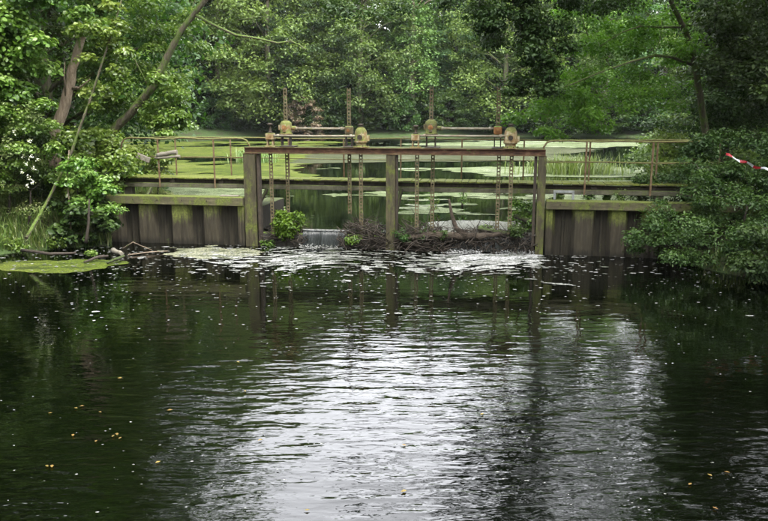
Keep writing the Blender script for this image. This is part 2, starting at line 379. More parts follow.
def axis(lo, hi, fine_lo, fine_hi, st, ratio=1.25):
    a = list(np.arange(fine_lo, fine_hi + 1e-6, st)); s = st
    while a[-1] < hi: s *= ratio; a.append(a[-1] + s)
    s = st
    while a[0] > lo: s *= ratio; a.insert(0, a[0] - s)
    return np.array(a)
xs = axis(-700, 700, -16, 16, .3, 1.12); ys = axis(-400, 900, -2, 30, .3, 1.12)
XX, YY = np.meshgrid(xs, ys); PT = np.stack([XX.ravel(), YY.ravel()], 1); ZZ = hgt(PT)
nx, ny = len(xs), len(ys); ii = (np.arange(ny-1)[:, None]*nx + np.arange(nx-1)[None, :]).ravel()
gm = np_mesh('ground', np.concatenate([PT, ZZ[:, None]], 1), np.stack([ii, ii+1, ii+1+nx, ii+nx], 1), M['earth'])
gm.polygons.foreach_set('use_smooth', [True]*len(gm.polygons))
tag(link('ground', gm), kind='structure')

q = [BW(-60, .06), BW(60, .06)]
wl = MB().add([(-75, -3, 0), (75, -3, 0), (q[1].x, q[1].y, 0), (q[0].x, q[0].y, 0)], [(0, 1, 2, 3)])
tag(wl.build('river_water', M['water']), kind='structure')
q = [BW(-60, .30), BW(60, .30)]
wu = MB().add([(q[0].x, q[0].y, UZ), (q[1].x, q[1].y, UZ), (90, 92, UZ), (-90, 92, UZ)], [(0, 1, 2, 3)])
tag(wu.build('pond_water', M['water_up']), kind='structure')

# marching squares sheet: field > 0 becomes a flat floating patch
def patch(name, xs, ys, field, z, mat_):
    nx, ny = len(xs), len(ys)
    v = MB(); cache = {}
    Fv = field
    def vid(key, x, y):
        if key not in cache: cache[key] = len(v.v); v.v.append((x, y, z))
        return cache[key]
    for j in range(ny-1):
        row = Fv[j]; row1 = Fv[j+1]
        for i in range(nx-1):
            f = (row[i], row[i+1], row1[i+1], row1[i])
            if f[0] <= 0 and f[1] <= 0 and f[2] <= 0 and f[3] <= 0: continue
            cs = ((i, j), (i+1, j), (i+1, j+1), (i, j+1)); poly = []
            for k in range(4):
                a, b = cs[k], cs[(k+1) % 4]; fa, fb = f[k], f[(k+1) % 4]
                if fa > 0: poly.append(vid(a, xs[a[0]], ys[a[1]]))
                if (fa > 0) != (fb > 0):
                    t = fa / (fa - fb); key = (min(a, b), max(a, b))
                    poly.append(vid(key, xs[a[0]]+(xs[b[0]]-xs[a[0]])*t, ys[a[1]]+(ys[b[1]]-ys[a[1]])*t))
            if len(poly) >= 3: v.f.append(tuple(poly)); v.sm.append(False)
    return v.build(name, mat_)
def fbm(x, y, sx, sy, sd=0.0, oc=4):
    s = 0; a = 1
    for o in range(oc): s += a*mn.noise(Vector((x*sx, y*sy, sd + o*7.3))); sx *= 2.1; sy *= 2.1; a *= .55
    return s
def topx(x, y, z):                           # world point -> photo px, only to lay out patches where they float
    r = Vector((x, y, z)) - O3; d = r.dot(FW); return CX + F_PX*r.x/d, CY - F_PX*r.dot(UP)/d
def sm(x, a, b): t = min(1, max(0, (x-a)/(b-a))); return t*t*(3-2*t)
def inr(p, a, b, e): return sm(p, a-e, a+e)*(1-sm(p, b-e, b+e))
yy = [17.55]
while yy[-1] < 81: yy.append(yy[-1] + max(.06, .0045*yy[-1]))
yy = np.array(yy)
def weed_field(x0, x1, st, ysub, bias, sd, sx=.45, sy=.8):
    xs = np.arange(x0, x1, st); Fd = np.zeros((len(ysub), len(xs)))
    P = np.stack([a.ravel() for a in np.meshgrid(xs, ysub)], 1); ins = -sdist(P, UPP).reshape(Fd.shape)
    for j, y in enumerate(ysub):
        for i, x in enumerate(xs):
            if ins[j, i] < -.3: Fd[j, i] = -1; continue
            px, py = topx(x, y, UZ)
            if px < -150 or px > 900: Fd[j, i] = -1; continue
            Fd[j, i] = fbm(x, y, sx, sy, sd) + .35*fbm(x, y, sx*7, sy*7, sd+3, 2) + bias(px, py, x, y)
    return xs, ysub, Fd
far = yy[yy > 30]; near = yy[yy <= 30.3]
def b_green(px, py, x, y): return -1.2 + 1.42*inr(px, -100, 325 - (160-py)*-.5, 40)*inr(py, 141.5, 181, 1.0) + .35*inr(px, -100, 900, 30)*inr(py, 141, 143, 1)
def b_pale(px, py, x, y):
    v = -1.0
    v += .5*inr(px, 300, 620, 50)*inr(py, 142, 147, 1.5)
    v += 1.3*inr(px, 440, 760, 40)*inr(py, 140.5, 147.5, 1.0)
    v += 1.75*inr(px, 470, 730, 40)*inr(py, 167, 177, 1.5)
    v += 1.0*inr(px, 300, 500, 30)*inr(py, 167, 172, 2)
    return v
def b_grey(px, py, x, y): return -1.0 + 1.9*inr(px, 300, 575, 35)*inr(py, 146.5, 163-.01*(px-330), 1.5)
tag(patch('scum', *weed_field(-14, 25, .22, far, b_grey, 21.0, .12, .25)[:3], UZ+.016, M['weed_grey']), 'grey beige scum sheet in the middle of the far pond', 'scum', kind='stuff')
def b_near(px, py, x, y):
    v = -.95
    v += 2.0*inr(px, 170, 262, 18)*inr(py, 184, 202, 2)
    v += 1.9*inr(px, 540, 720, 12)*inr(py, 180, 212, 2)
    v += 1.1*inr(px, 325, 395, 10)*inr(py, 189, 198, 2) + .9*inr(px, 258, 290, 6)*inr(py, 205, 212, 2)
    v += .95*inr(px, 395, 550, 10)*inr(py, 186, 216, 4)
    return v
tag(patch('duckweed', *weed_field(-30, 8, .22, far, b_green, 1.0, .12, .2)[:3], UZ+.006, M['weed_green']), 'yellow green duckweed sheet covering the left of the pond beyond the walkway', 'duckweed', kind='stuff')
tag(patch('duckweed', *weed_field(-14, 38, .22, far, b_pale, 9.0, .16, .32)[:3], UZ+.011, M['weed_pale']), 'pale grey green duckweed bands across the middle of the pond', 'duckweed', kind='stuff')
tag(patch('duckweed', *weed_field(-9, 12, .07, near, b_near, 4.0, .5, 1.1)[:3], UZ+.007, M['weed_pale']), 'pale duckweed patches on the pond just behind the walkway', 'duckweed', kind='stuff')
def b_scum(px, py, x, y): return -.9 + 1.7*inr(px, 425, 540, 10)*inr(py, 221, 242, 2.5) + 1.6*inr(px, 258, 275, 5)*inr(py, 232, 242, 2)
tag(patch('scum', *weed_field(-3.5, 4.2, .05, np.arange(16.6, 20, .04), b_scum, 14.0, .8, 1.6)[:3], UZ+.013, M['scum']), 'grey white scum gathered behind the branches at the weir', 'scum', kind='stuff')

# duckweed, foam on the lower river
def low_field(x0, x1, y0, y1, st, fn):
    xs = np.arange(x0, x1, st); ys = np.arange(y0, y1, st*1.2)
    return xs, ys, np.array([[fn(x, y, *topx(x, y, 0)) for x in xs] for y in ys])
def fw(x, y, px, py):
    e = ((px-52)/62)**2 + ((py-267-.02*(px-52))/6.5)**2
    e2 = ((px-95)/40)**2 + ((py-263)/4)**2
    return max(1-e, .8-e2) * 1.0 + .55*fbm(x, y, 1.3, 1.8, 2) - .12
tag(patch('duckweed', *low_field(-8.4, -5.0, 13.6, 17.2, .05, fw), .006, M['weed_green']), 'bright green duckweed patch floating below the left bank', 'duckweed', kind='stuff')
def infront(x, y): return (Vector((x, y, 0)) - BO).dot(BN) < .05
def ff(x, y, px, py):
    if not infront(x, y): return -1
    v = -.62
    g = lambda cx, cy_, rx, ry: math.exp(-((px-cx)/rx)**2 - ((py-cy_)/ry)**2)
    v += 1.1*g(320, 255, 62, 9) + 1.25*g(470, 262, 66, 11) + .7*g(250, 263, 70, 7) + 1.0*g(515, 258, 30, 6) + .45*g(360, 268, 130, 8)
    return v - .34 + 1.5*fbm(x + .5*mn.noise(Vector((x*.9, y*.9, 4))), y + .25*math.sin(x*1.7), 2.6, 9.0, 5, 5)
tag(patch('foam', *low_field(-4.6, 4.4, 13.2, 17.7, .035, ff), .010, M['foam']), 'white foam spreading over the dark water below the weir', 'foam', kind='stuff')
def fb(x, y, px, py):
    if not infront(x, y): return -1
    e = ((px-212)/56)**2 + ((py-253)/7)**2
    return 1 - e + .8*fbm(x, y, 1.6, 3, 8) - .3
tag(patch('foam', *low_field(-5.6, -2.4, 15.8, 17.8, .035, fb), .007, M['foam_beige']), 'beige foam raft lying in front of the left wall', 'foam', kind='stuff')
# single flakes of foam and seed fluff, far too many to count
rnd = random.Random(3); fl = MB()
for i in range(2300):
    px = rnd.uniform(0, 768); py = 247 + rnd.expovariate(1/26.0)
    if rnd.random() < .13: py = rnd.uniform(250, 515)
    if py > 515: continue
    if py < 330 and rnd.random() < .45*(abs(px-330) > 260): continue
    p = G(px, py)
    if not infront(p.x, p.y) or sdist(np.array([[p.x, p.y]]), LOW)[0] > -.15: continue
    r = rnd.uniform(.006, .02) * (1.0 + .6*(py < 275)) * (.45 if py > 330 else 1); k = 6
    if rnd.random() < .03 and py < 330: r *= 2.2
    a0 = rnd.random()*6; st = rnd.uniform(1, 2.2)
    fl.add([(p.x + st*r*math.cos(a0+6.283*j/k)*rnd.uniform(.7, 1.2), p.y + r*math.sin(a0+6.283*j/k)*rnd.uniform(.7, 1.2), .016) for j in range(k)], [tuple(range(k))])
tag(fl.build('foam_flakes', M['foam']), 'small white flakes of foam drifting over the dark river water', 'foam', kind='stuff')

# ------------------------------------------------------------ sluice frame
fr = bthing('sluice_frame', 'rust brown steel beam on three mossy posts across the weir opening', 'sluice frame')
ZB0, ZB1 = BZ(320, 154), BZ(320, 147.5); u0, u1 = BU(244, 0, 150), BU(546, 0, 150)
bm = MB()
for va in (0.0, .36):
    bm.box((u0, va-.012, ZB1-.018), (u1, va+.10, ZB1)); bm.box((u0, va-.012, ZB0), (u1, va+.10, ZB0+.018)); bm.box((u0+.002, va+.028, ZB0+.016), (u1-.002, va+.042, ZB1-.016))
bm.build('top_beam', M['rust'], fr)
for k in range(4):
    uu = [BU(287), BU(350), BU(431), BU(498)][k]
    MB().box((uu-.16, .02, ZB1+.003), (uu+.16, .44, ZB1+.025), .006).build('bearing_plate', M['dark_steel'], fr)
def hpost(x0, x1, name='post'):
    a, b = BU(x0, 0, 200), BU(x1, 0, 200); zt = ZB0-.004; m_ = MB(); c = (a+b)/2
    m_.box((a, 0, -1.0), (b, .035, zt)); m_.box((a, .20, -1.0), (b, .235, zt)); m_.box((c-.02, .033, -1.0), (c+.02, .202, zt))
    return m_.build(name, M['mossy_post'], fr)
hpost(244.5, 256); hpost(386, 395); hpost(537, 545)
# dark guide channel on the water side of the left post and of the right post
for x0, x1 in ((256.3, 259), (533.8, 536.7), (395.3, 397)):
    MB().box((BU(x0), .05, -1.0), (BU(x1), .19, ZB0-.01)).build('guide_channel', M['dark_steel'], fr)

# ------------------------------------------------------------ abutment walls
def wall(x0, x1, ytop, ybot, cxs, label, flats, seed):
    rnd = random.Random(seed)
    t = bthing('abutment_wall', label, 'wall'); xm = (x0+x1)/2
    zt, zb = BZ(xm, ytop), BZ(xm, ybot); ua, ub = BU(x0, 0, 205), BU(x1, 0, 205)
    MB().box((ua, -.05, zb), (ub, .26, zt), .012, .003).build('cap_board', M['cap'], t)
    cap = t.children[0] if t.children else None
    for k in range(int((ub-ua)/.62)):
        u = ua + .3 + k*.62
        me = MB(); me.tube([(u, -.049, zb+.11), (u, -.066, zb+.11)], .016, 6); me.build('bolt', M['dark_steel'], cap)
    # sheet piles: alternating proud flats and deep pans with sloping flanks
    e = sorted((BU(a, 0, 215), BU(b, 0, 215)) for a, b in flats); pts = []
    prev = ua
    for a, b in e:
        if a > prev + .05: pts.append(('pan', prev, a))
        pts.append(('flat', a, b)); prev = b
    if prev < ub - .05: pts.append(('pan', prev, ub))
    for kind, a, b in pts:
        m_ = MB(); z0, z1 = -1.0, zb-.004; w_ = .055
        if kind == 'flat':
            prof = [(a-w_, .19), (a+.012, .03), (a+(b-a)*.3, .022), (a+(b-a)*.5, .034), (a+(b-a)*.7, .022), (b-.012, .03), (b+w_, .19)]
        else:
            g = .006; a2, b2 = a+w_+g, b-w_-g; mid = (a2+b2)/2
            prof = [(a2-.01, .20), (a2+.05, .212), (mid-.04, .205), (mid-.02, .165), (mid+.02, .165), (mid+.04, .205), (b2-.05, .212), (b2+.01, .20)]
        n = len(prof); nzs = 7; vs = []
        for iz in range(nzs):
            z = z0 + (z1-z0)*iz/(nzs-1)
            vs += [(u + rnd.uniform(-.006, .006), v + rnd.uniform(-.007, .007), z) for u, v in prof]
        fs = [(j*n+i, j*n+i+1, (j+1)*n+i+1, (j+1)*n+i) for j in range(nzs-1) for i in range(n-1)]
        vs += [(u, v+.03, z) for z in (z0, z1) for u, v in prof]; bb = nzs*n
        fs += [((nzs-1)*n+i, (nzs-1)*n+i+1, bb+n+i+1, bb+n+i) for i in range(n-1)]
        fs += [(bb+i+1, bb+i, bb+n+i, bb+n+i+1) for i in range(n-1)]
        m_.add(vs, fs); m_.build('sheet_pile', M['pile'] if kind == 'pan' else M['pile_face'], t)
    return t, zt
def pileface():
    m = weathered('sheet_pile_face', [(.3,(.018,.015,.008)),(.5,(.038,.032,.019)),(.7,(.065,.055,.034))], 5, (4,4,.45), moss=.0, bump=.012, bscale=20)
    n = m.node_tree; L = n.links.new; p = n.nodes['Principled BSDF']; old = p.inputs['Base Color'].links[0].from_socket
    geo = n.nodes.new('ShaderNodeNewGeometry'); sx = n.nodes.new('ShaderNodeSeparateXYZ'); L(geo.outputs['Position'], sx.inputs[0])
    f = noise_n(n, L, mapping(n, L, geo.outputs['Position'], (7, 7, .9)), 3, 6, .7)
    f0 = noise_n(n, L, mapping(n, L, geo.outputs['Position'], (1.3, 1.3, .8)), 1.1, 3, .6)
    hgt_ = math_n(n, L, 'ADD', math_n(n, L, 'MULTIPLY', sx.outputs[2], .6), math_n(n, L, 'ADD', math_n(n, L, 'MULTIPLY', f, .65), math_n(n, L, 'MULTIPLY', f0, .6)))
    hgt_ = math_n(n, L, 'SUBTRACT', hgt_, .27)
    mk = ramp(n, hgt_, [(.70, 0.0), (.90, .95)], L)
    mc = ramp(n, noise_n(n, L, geo.outputs['Position'], 26, 4), [(.3, (.06,.072,.014)), (.7, (.15,.17,.035))], L)
    tide = ramp(n, math_n(n, L, 'ADD', sx.outputs[2], math_n(n, L, 'MULTIPLY', f, .22)), [(.16, 1.0), (.27, 0.0)], L)
    c2 = mix(n, L, mk, old, mc)
    L(mix(n, L, math_n(n, L, 'MULTIPLY', tide, .75), c2, (.010, .009, .006)), p.inputs['Base Color']); return m
M['pile_face'] = pileface()
wl_, ZCL = wall(99, 243.5, 196, 204.5, None, 'dark sheet pile wall with mossy cap board left of the weir', [(108, 120), (138, 152), (171, 187), (203, 217), (237, 244)], 1)
wr_, ZCR = wall(546, 742, 202.3, 211, None, 'dark sheet pile wall with mossy cap board right of the weir', [(546, 553), (575, 594), (611.5, 627), (646, 661), (680, 696), (714, 730)], 2)
# end pile of each wall next to the opening, and return walls running back into the pond bank
for par, xa, xb in ((wl_, 237.5, 256.5), (wr_, 538, 551)):
    a, b = BU(xa, 0, 225), BU(xb, 0, 225)
    zc = (ZCL if par is wl_ else ZCR)
    m_ = MB(); m_.box((a, .245 if par is wl_ else .245, -1), (b, 2.2, zc-.25), .01); m_.build('return_wall', M['pile'], par)
# brick rust patch
# ------------------------------------------------------------ walkway
wk = bthing('walkway', 'long mossy plank walkway crossing behind the sluice frame', 'walkway')
VD0, VD1 = .52, 1.18
ZD = BZ(320, 179.6, VD0); ua, ub = BU(103, VD0, 182), BU(735, VD0, 182)
rnd = random.Random(8); u = ua; i = 0
while u < ub:
    wd = rnd.uniform(.17, .2); dz = rnd.uniform(-.006, .006)
    m_ = MB().box((u+.004, VD0+rnd.uniform(-.03, .02), ZD-.035+dz), (u+wd-.006, VD1+rnd.uniform(-.03, .03), ZD+dz), .006, .002)
    m_.build('plank', M['deck'], wk); u += wd
zl1, zl0 = BZ(320, 185.5, VD0), BZ(320, 190.0, VD0)
MB().box((ua+.06, VD0+.10, zl1+.004), (ub, VD0+.15, ZD-.05), .004, .002).build('gap_shade_board', M['dark_wood'], wk)  # dark strip added to stand for the shaded gap below the planks
for va, nm in ((VD0+.02, 'stringer'), (VD1-.14, 'stringer')):
    n_ = 4; seg_ = (ub-ua)/n_
    for k in range(n_):
        MB().box((ua+.1+k*seg_+.002, va, zl0), (ua+.1+(k+1)*seg_-.004, va+.11, zl1), .008, .003).build(nm, M['stringer'], wk)
u = ua + .55
while u < ub:
    MB().box((u-.06, VD0+.05, zl1-.002), (u+.06, VD1-.05, ZD-.05), .004, .003).build('spacer_block', M['dark_wood'], wk); u += 1.25
for x0, y0, x1, y1, r in ((151, 188, 147, 196, .04), (267, 189, 259, 205, .045), (401.5, 189, 394.5, 220, .045)):
    a, b = B(x0, y0, .55), B(x1, y1, .33)
    m_ = MB().tube([(a[0], .55, a[1]), (b[0], .33, b[1])], r, 6, smooth=False); m_.build('brace', M['dark_wood'], wk)
for x0, x1 in ((126, 133), (655, 664)):
    zc = ZCL if x0 < 300 else ZCR
    MB().box((BU(x0, .7), .6, zc-.5), (BU(x1, .7), .78, zl0), .006).build('support_block', M['stringer'], wk)

# ------------------------------------------------------------ railings
def railing(label, v, top, mid, posts, zfoot, y_top, y_mid, cl=False, cr=False, r=.021, post_r=.019):
    t = bthing('railing', label, 'railing')
    a, b = top; n = 22; pts = []
    rnd = random.Random(int(a*7)); zt = lambda x: BZ(x, y_top, v)
    zr = BZ(320, y_top + .3, v); zm = BZ(320, y_mid + .3, v)
    ua, ub = BU(a, v, 140), BU(b, v, 140)
    if cl: pts += [(ua-.16, v, zr-.28), (ua-.15, v, zr-.14), (ua-.09, v, zr-.04)]
    pts += [(ua+(ub-ua)*k/n, v, zr + rnd.uniform(-.007, .007) + .01*math.sin(k*.7)) for k in range(n+1)]
    if cr: pts += [(ub+.09, v, zr-.04), (ub+.15, v, zr-.14), (ub+.16, v, zr-.28)]
    MB().tube(pts, r, 8).build('top_rail', M['rail'], t)
    MB().tube([(BU(mid[0], v)+(BU(mid[1], v)-BU(mid[0], v))*k/8, v, zm+rnd.uniform(-.012, .012)) for k in range(9)], r*.62, 6).build('middle_rail', M['rail'], t)
    for x in posts:
        u = BU(x, v, 150); m_ = MB(); d = rnd.uniform(-.015, .015)
        m_.box((u-post_r, v-.035, zfoot), (u+post_r, v-.022, zr-.004)); m_.box((u-post_r, v-.0225, zfoot), (u-post_r+.008, v+.012, zr-.012))
        m_.build('post', M['rail'], t)
        MB().tube([(u, v-.024, zm), (u, v-.045, zm)], .012, 6).build('bolt', M['dark_steel'], t.children[-1] if t.children else t)
    return t
railing('short rusty front railing with curved ends on the left half of the walkway', VD0-.01, (127, 243), (152, 246), (158.5, 214), zl0, 139, 158, True, True)
railing('rusty front railing with one curved end right of the sluice frame', VD0-.01, (551, 705), (546, 705), (586.5, 653, 694), zl0, 139, 159, True, False)
railing('long rusty back railing running the full length behind the hoists', VD1+.03, (150, 730), (150, 730), (176, 231, 289, 344, 401, 462, 524, 590, 657.5, 720), zl0, 138, 158.6, False, False, .017, .017)

# boards resting on the left railing, tape, small frames
def seg_thing(name, px0, py0, px1, py1, v, r, mt, label, cat, sq=None):
    a, b = B(px0, py0, v), B(px1, py1, v); base = BW(a[0], v, a[1]); t = empty(name, base, BANG)
    d = Vector((b[0]-a[0], 0, b[1]-a[1]))
    if sq:
        rt = -math.atan2(d.z, d.x); m_ = MB(); Lh = d.length
        m_.box((0, -sq[0]/2, -sq[1]/2), (Lh, sq[0]/2, sq[1]/2), .006, .004)
        o = m_.build(name, mt); o.location = base; o.rotation_euler = (0, rt, BANG)
        bpy.data.objects.remove(t)
    else:
        m_ = MB(); n = 8; m_.tube([tuple(d*(k/n) + Vector((0, random.uniform(-.006, .006), random.uniform(-.006, .006)))) for k in range(n+1)], [r*random.uniform(.9, 1.08) for _ in range(n+1)], 9)
        o = m_.build(name, mt); o.location = base; o.rotation_euler = (0, 0, BANG); bpy.data.objects.remove(t)
    return tag(o, label, cat)
seg_thing('wooden_pole', 157, 155.2, 177, 151.8, VD0-.06, .055, M['grey_board'], 'upper pale pole resting on the middle rail of the left railing', 'pole')
seg_thing('wooden_pole', 155, 158.2, 180, 156.2, VD0-.07, .034, M['grey_board'], 'thinner lower pole lying under the pale pole on the left railing', 'pole')
seg_thing('weathered_board', 137, 155, 150, 160.5, VD0-.05, .03, M['grey_board'], 'short grey board tilting down at the left end of the railing', 'board', (.05, .13))
t = bthing('metal_frame', 'small pale metal frame standing on the right cap board by the post', 'frame')
fz = ZCR+.002; fa, fb_ = BU(554, .2), BU(575, .2)
MB().box((fa, .16, fz+.15), (fb_, .21, fz+.20), .005).build('crossbar', M['pale_metal'], t)
for uu in (fa, fb_-.05): MB().box((uu, .16, fz), (uu+.05, .21, fz+.148), .005).build('leg', M['pale_metal'], t)
m_ = MB().box((BU(220, .15), .08, ZCL+.002), (BU(238, .15), .24, ZCL+.03), .006, .004); o = m_.build('stone_slab', M['grey_board']); o.location = BO; o.rotation_euler = (0, 0, BANG)
tag(o, 'flat grey slab lying on the left cap board near the post', 'slab')

# ------------------------------------------------------------ gate hoists
def rack_bm(u, v, z0, z1, w_=.084):
    m_ = MB(); h = w_/2
    m_.box((u-h, v-.012, z0), (u-h+.022, v+.012, z1)); m_.box((u+h-.022, v-.012, z0), (u+h, v+.012, z1))
    z = z0 + .02
    while z < z1 - .03:
        m_.box((u-h+.020, v-.010, z), (u+h-.020, v+.010, z+.034)); z += .078
    return m_
def rack_part(u, v, z0, z1, parent, w_=.084):
    m_ = rack_bm(u, v, z0, z1, w_); return m_.build('rack', M['rack'], parent)
def pedestal(u, v, z0, z1, parent, mt='casting', wd=.2):
    m_ = MB(); h = wd/2
    m_.box((u-h*1.25, v-h, z0), (u+h*1.25, v+h, z0+.03), .005)
    m_.box((u-h*.8, v-h*.7, z0+.03), (u-h*.5, v+h*.7, z0+(z1-z0)*.55), .003); m_.box((u+h*.5, v-h*.7, z0+.03), (u+h*.8, v+h*.7, z0+(z1-z0)*.55), .003)
    m_.box((u-h, v-h, z0+(z1-z0)*.52), (u+h, v+h, z1), .012)
    return m_.build('gear_box', M[mt], parent)
def screw_head(u, v, z0, z1, parent):
    m_ = MB().lathe(u, v, [(.055, z0), (.06, z0+.02), (.03, z0+.035), (.028, z1-.05), (.06, z1-.045), (.065, z1-.02), (.03, z1)], 14)
    return m_.build('hand_crank_socket', M['dark_steel'], parent)
def barrel(u, v, z0, z1, parent, r=.13, mt='casting'):
    H = z1-z0
    m_ = MB().lathe(u, v, [(r*1.5, z0), (r*1.5, z0+.03), (r*.95, z0+.035), (r*.95, z0+H*.2), (r*1.22, z0+H*.24), (r*1.25, z0+H*.32), (r*1.1, z0+H*.36), (r*1.12, z0+H*.66), (r*1.02, z0+H*.8), (r*.98, z0+H*.82), (r*.7, z0+H*.93), (r*.42, z0+H*.97), (r*.4, z1)], 20)
    m_.box((u+r*.7, v-.05, z0+H*.3), (u+r*1.55, v+.05, z0+H*.6), .012); m_.box((u-.03, v-r*1.3, z0+H*.36), (u+.03, v-r*.9, z0+H*.66), .006)
    o = m_.build('gear_housing', M[mt], parent)
    bo = MB(); fb2 = MB()
    for k in range(8):
        a = k*.785+.4; fb2.lathe(u+r*1.36*math.cos(a), v+r*1.36*math.sin(a), [(.014, z0+.031), (.014, z0+.05)], 6)
    bo.tube([(u, v-r*1.02, z0+H*.5), (u, v-r*1.32, z0+H*.5)], .055, 12); bo.tube([(u, v-r*1.3, z0+H*.5), (u, v-r*1.42, z0+H*.5)], .02, 8)
    bo.build('cover_plate', M['dark_steel'], o); tag(fb2.build('flange_bolts', M['dark_steel'], o), kind='stuff'); return o
def shaft(u0_, u1_, v, z, parent, r=.022, mt='shaft'):
    m_ = MB().tube([(u0_, v, z), ((u0_+u1_)/2, v, z-.004), (u1_, v, z)], r, 10)
    for u in (u0_+.12, u1_-.12): m_.tube([(u-.03, v, z), (u+.03, v, z)], r*1.5, 10)
    return m_.build('shaft', M[mt], parent)
VF, VB = .13, .30
ZT = ZB1+.003
def front_hoist(xa, xb, ybox, ytip, yb, rackend, label, mt):
    t = bthing('gate_hoist', label, 'gate hoist')
    ua_, ub_ = BU(xa, VF, 140), BU(xb, VF, 140)
    pedestal(ua_, VF, ZT, BZ(xa, ybox, VF), t, mt, .19); screw_head(ua_, VF, BZ(xa, ybox, VF), BZ(xa, ytip, VF), t)
    barrel(ub_, VF, ZT, BZ(xb, yb, VF), t, .125, mt); screw_head(ub_, VF, BZ(xb, yb+.5, VF), BZ(xb, yb-3, VF), t)
    zs = BZ(xa, 135.5, VF); shaft(ua_+.08, ub_-.1, VF-.05, zs, t, .024)
    rack_part(BU(xa+1.2, VF, 190), VF, BZ(xa, rackend, VF), ZB0+.04, t); rack_part(BU(xb, VF, 190), VF, BZ(xb, rackend+3, VF), ZB0+.04, t)
    return t
def back_hoist(xa, xb, yh, ytop, yh2, ytop2, rackend, label, mt, mt2):
    t = bthing('gate_hoist', label, 'gate hoist')
    ua_, ub_ = BU(xa, VB, 140), BU(xb, VB, 140)
    # cast box heads carried on twin cheeks over the beam
    for uu, x, y_, m__ , wd in ((ua_, xa, yh, mt, .26), (ub_, xb, yh2, mt2, .18)):
        zt_ = BZ(x, y_, VB); zm_ = BZ(x, 134.5, VB); m_ = MB(); h = wd/2
        if wd > .2:
            m_.lathe(uu, VB, [(h*1.2, zm_), (h*1.2, zm_+.03), (h*1.0, zm_+.04), (h*1.08, zm_+(zt_-zm_)*.5), (h*1.02, zt_-.06), (h*.8, zt_-.025), (h*.5, zt_)], 18); m_.box((uu-.035, VB-h*1.2, zm_+.06), (uu+.035, VB-h*.9, zt_-.08), .006); m_.box((uu-h*1.3, VB-.05, zm_+.1), (uu-h*.9, VB+.05, zt_-.1), .008)
            m_.tube([(uu+h*.8, VB, BZ(x, 128, VB)), (uu+h*1.9, VB, BZ(x, 128, VB))], .05, 10)
        else: m_.box((uu-h, VB-h*.9, zm_), (uu+h, VB+h*.9, zt_), .02)
        go = m_.build('gear_housing', M[m__], t)
        zc_ = (zm_+zt_)/2; MB().tube([(uu, VB-h*1.0, zc_), (uu, VB-h*1.28, zc_)], h*.42, 12).tube([(uu, VB-h*1.27, zc_), (uu, VB-h*1.4, zc_)], h*.16, 8).build('cover_plate', M['casting_rust'], go)
        for s in (-1, 1):
            MB().box((uu+s*h*.75-.012, VB-.08, ZB1+.027), (uu+s*h*.75+.012, VB+.08, zm_-.032), .003).build('cheek_plate', M['dark_steel'], t)
        MB().box((uu-h*1.5, VB-.1, zm_-.03), (uu+h*1.5, VB+.1, zm_-.003), .004).build('base_plate', M['rack'], t)
    zs = BZ(xa, 128.3, VB); shaft(ua_+.14, ub_-.05, VB-.02, zs, t, .026, 'shaft')
    rack_part(ua_, VB, BZ(xa, yh+1, VB), BZ(xa, ytop, VB), t); rack_part(ub_, VB, BZ(xb, yh2+1, VB), BZ(xb, ytop2, VB), t)
    rack_part(BU(xa+1.5, VB, 190), VB, BZ(xa, rackend, VB), ZB1+.02, t); rack_part(BU(xb+.5, VB, 190), VB, BZ(xb, rackend, VB), ZB1+.02, t)
    return t
front_hoist(270.5, 361, 133, 123, 126.5, 236, 'low hoist with pale shaft from small gear box to bulbous housing, left bay', 'casting')
back_hoist(286.3, 349.2, 120.5, 88, 126, 88, 214, 'tall rack hoist of the left bay with round ochre gear housing', 'casting', 'rack')
front_hoist(415.7, 510.6, 134, 125, 126.5, 232, 'low hoist with shaft from small gear box to white flaking housing, right bay', 'casting')
back_hoist(431, 497.6, 119.5, 86, 126, 86, 232, 'tall rack hoist of the right bay with mossy box housing and rusty box', 'rack', 'casting_rust')

# ------------------------------------------------------------ weir sill, falling water
ws = bthing('weir', 'low concrete weir sill between the posts with water spilling over', 'weir')
us0, us1 = BU(259, 0, 240), BU(534, 0, 240)
um0, um1 = BU(384, 0, 240), BU(397, 0, 240)
MB().box((us0, .20, -1.0), (um0, .42, UZ-.06), .02).build('sill', M['concrete'], ws)
MB().box((um1, .20, -1.0), (us1, .42, UZ-.06), .02).build('sill', M['concrete'], ws)
MB().box((us0+.002, .43, -1), (us1-.002, .6, UZ-.1), .02).build('sill', M['concrete'], ws)
mw, n, p, L = newmat('falling_water')
geo = n.nodes.new('ShaderNodeNewGeometry'); f = noise_n(n, L, mapping(n, L, geo.outputs['Position'], (14, 2, 1.2)), 2.2, 5, .7)
L(ramp(n, f, [(.35, (.006, .008, .006)), (.62, (.018, .022, .02)), (.80, (.3, .31, .32))], L), p.inputs['Base Color'])
p.inputs['Roughness'].default_value = .25
bpn = n.nodes.new('ShaderNodeBump'); bpn.inputs['Distance'].default_value = .02; L(f, bpn.inputs['Height']); L(bpn.outputs[0], p.inputs['Normal'])
M['fall'] = mw
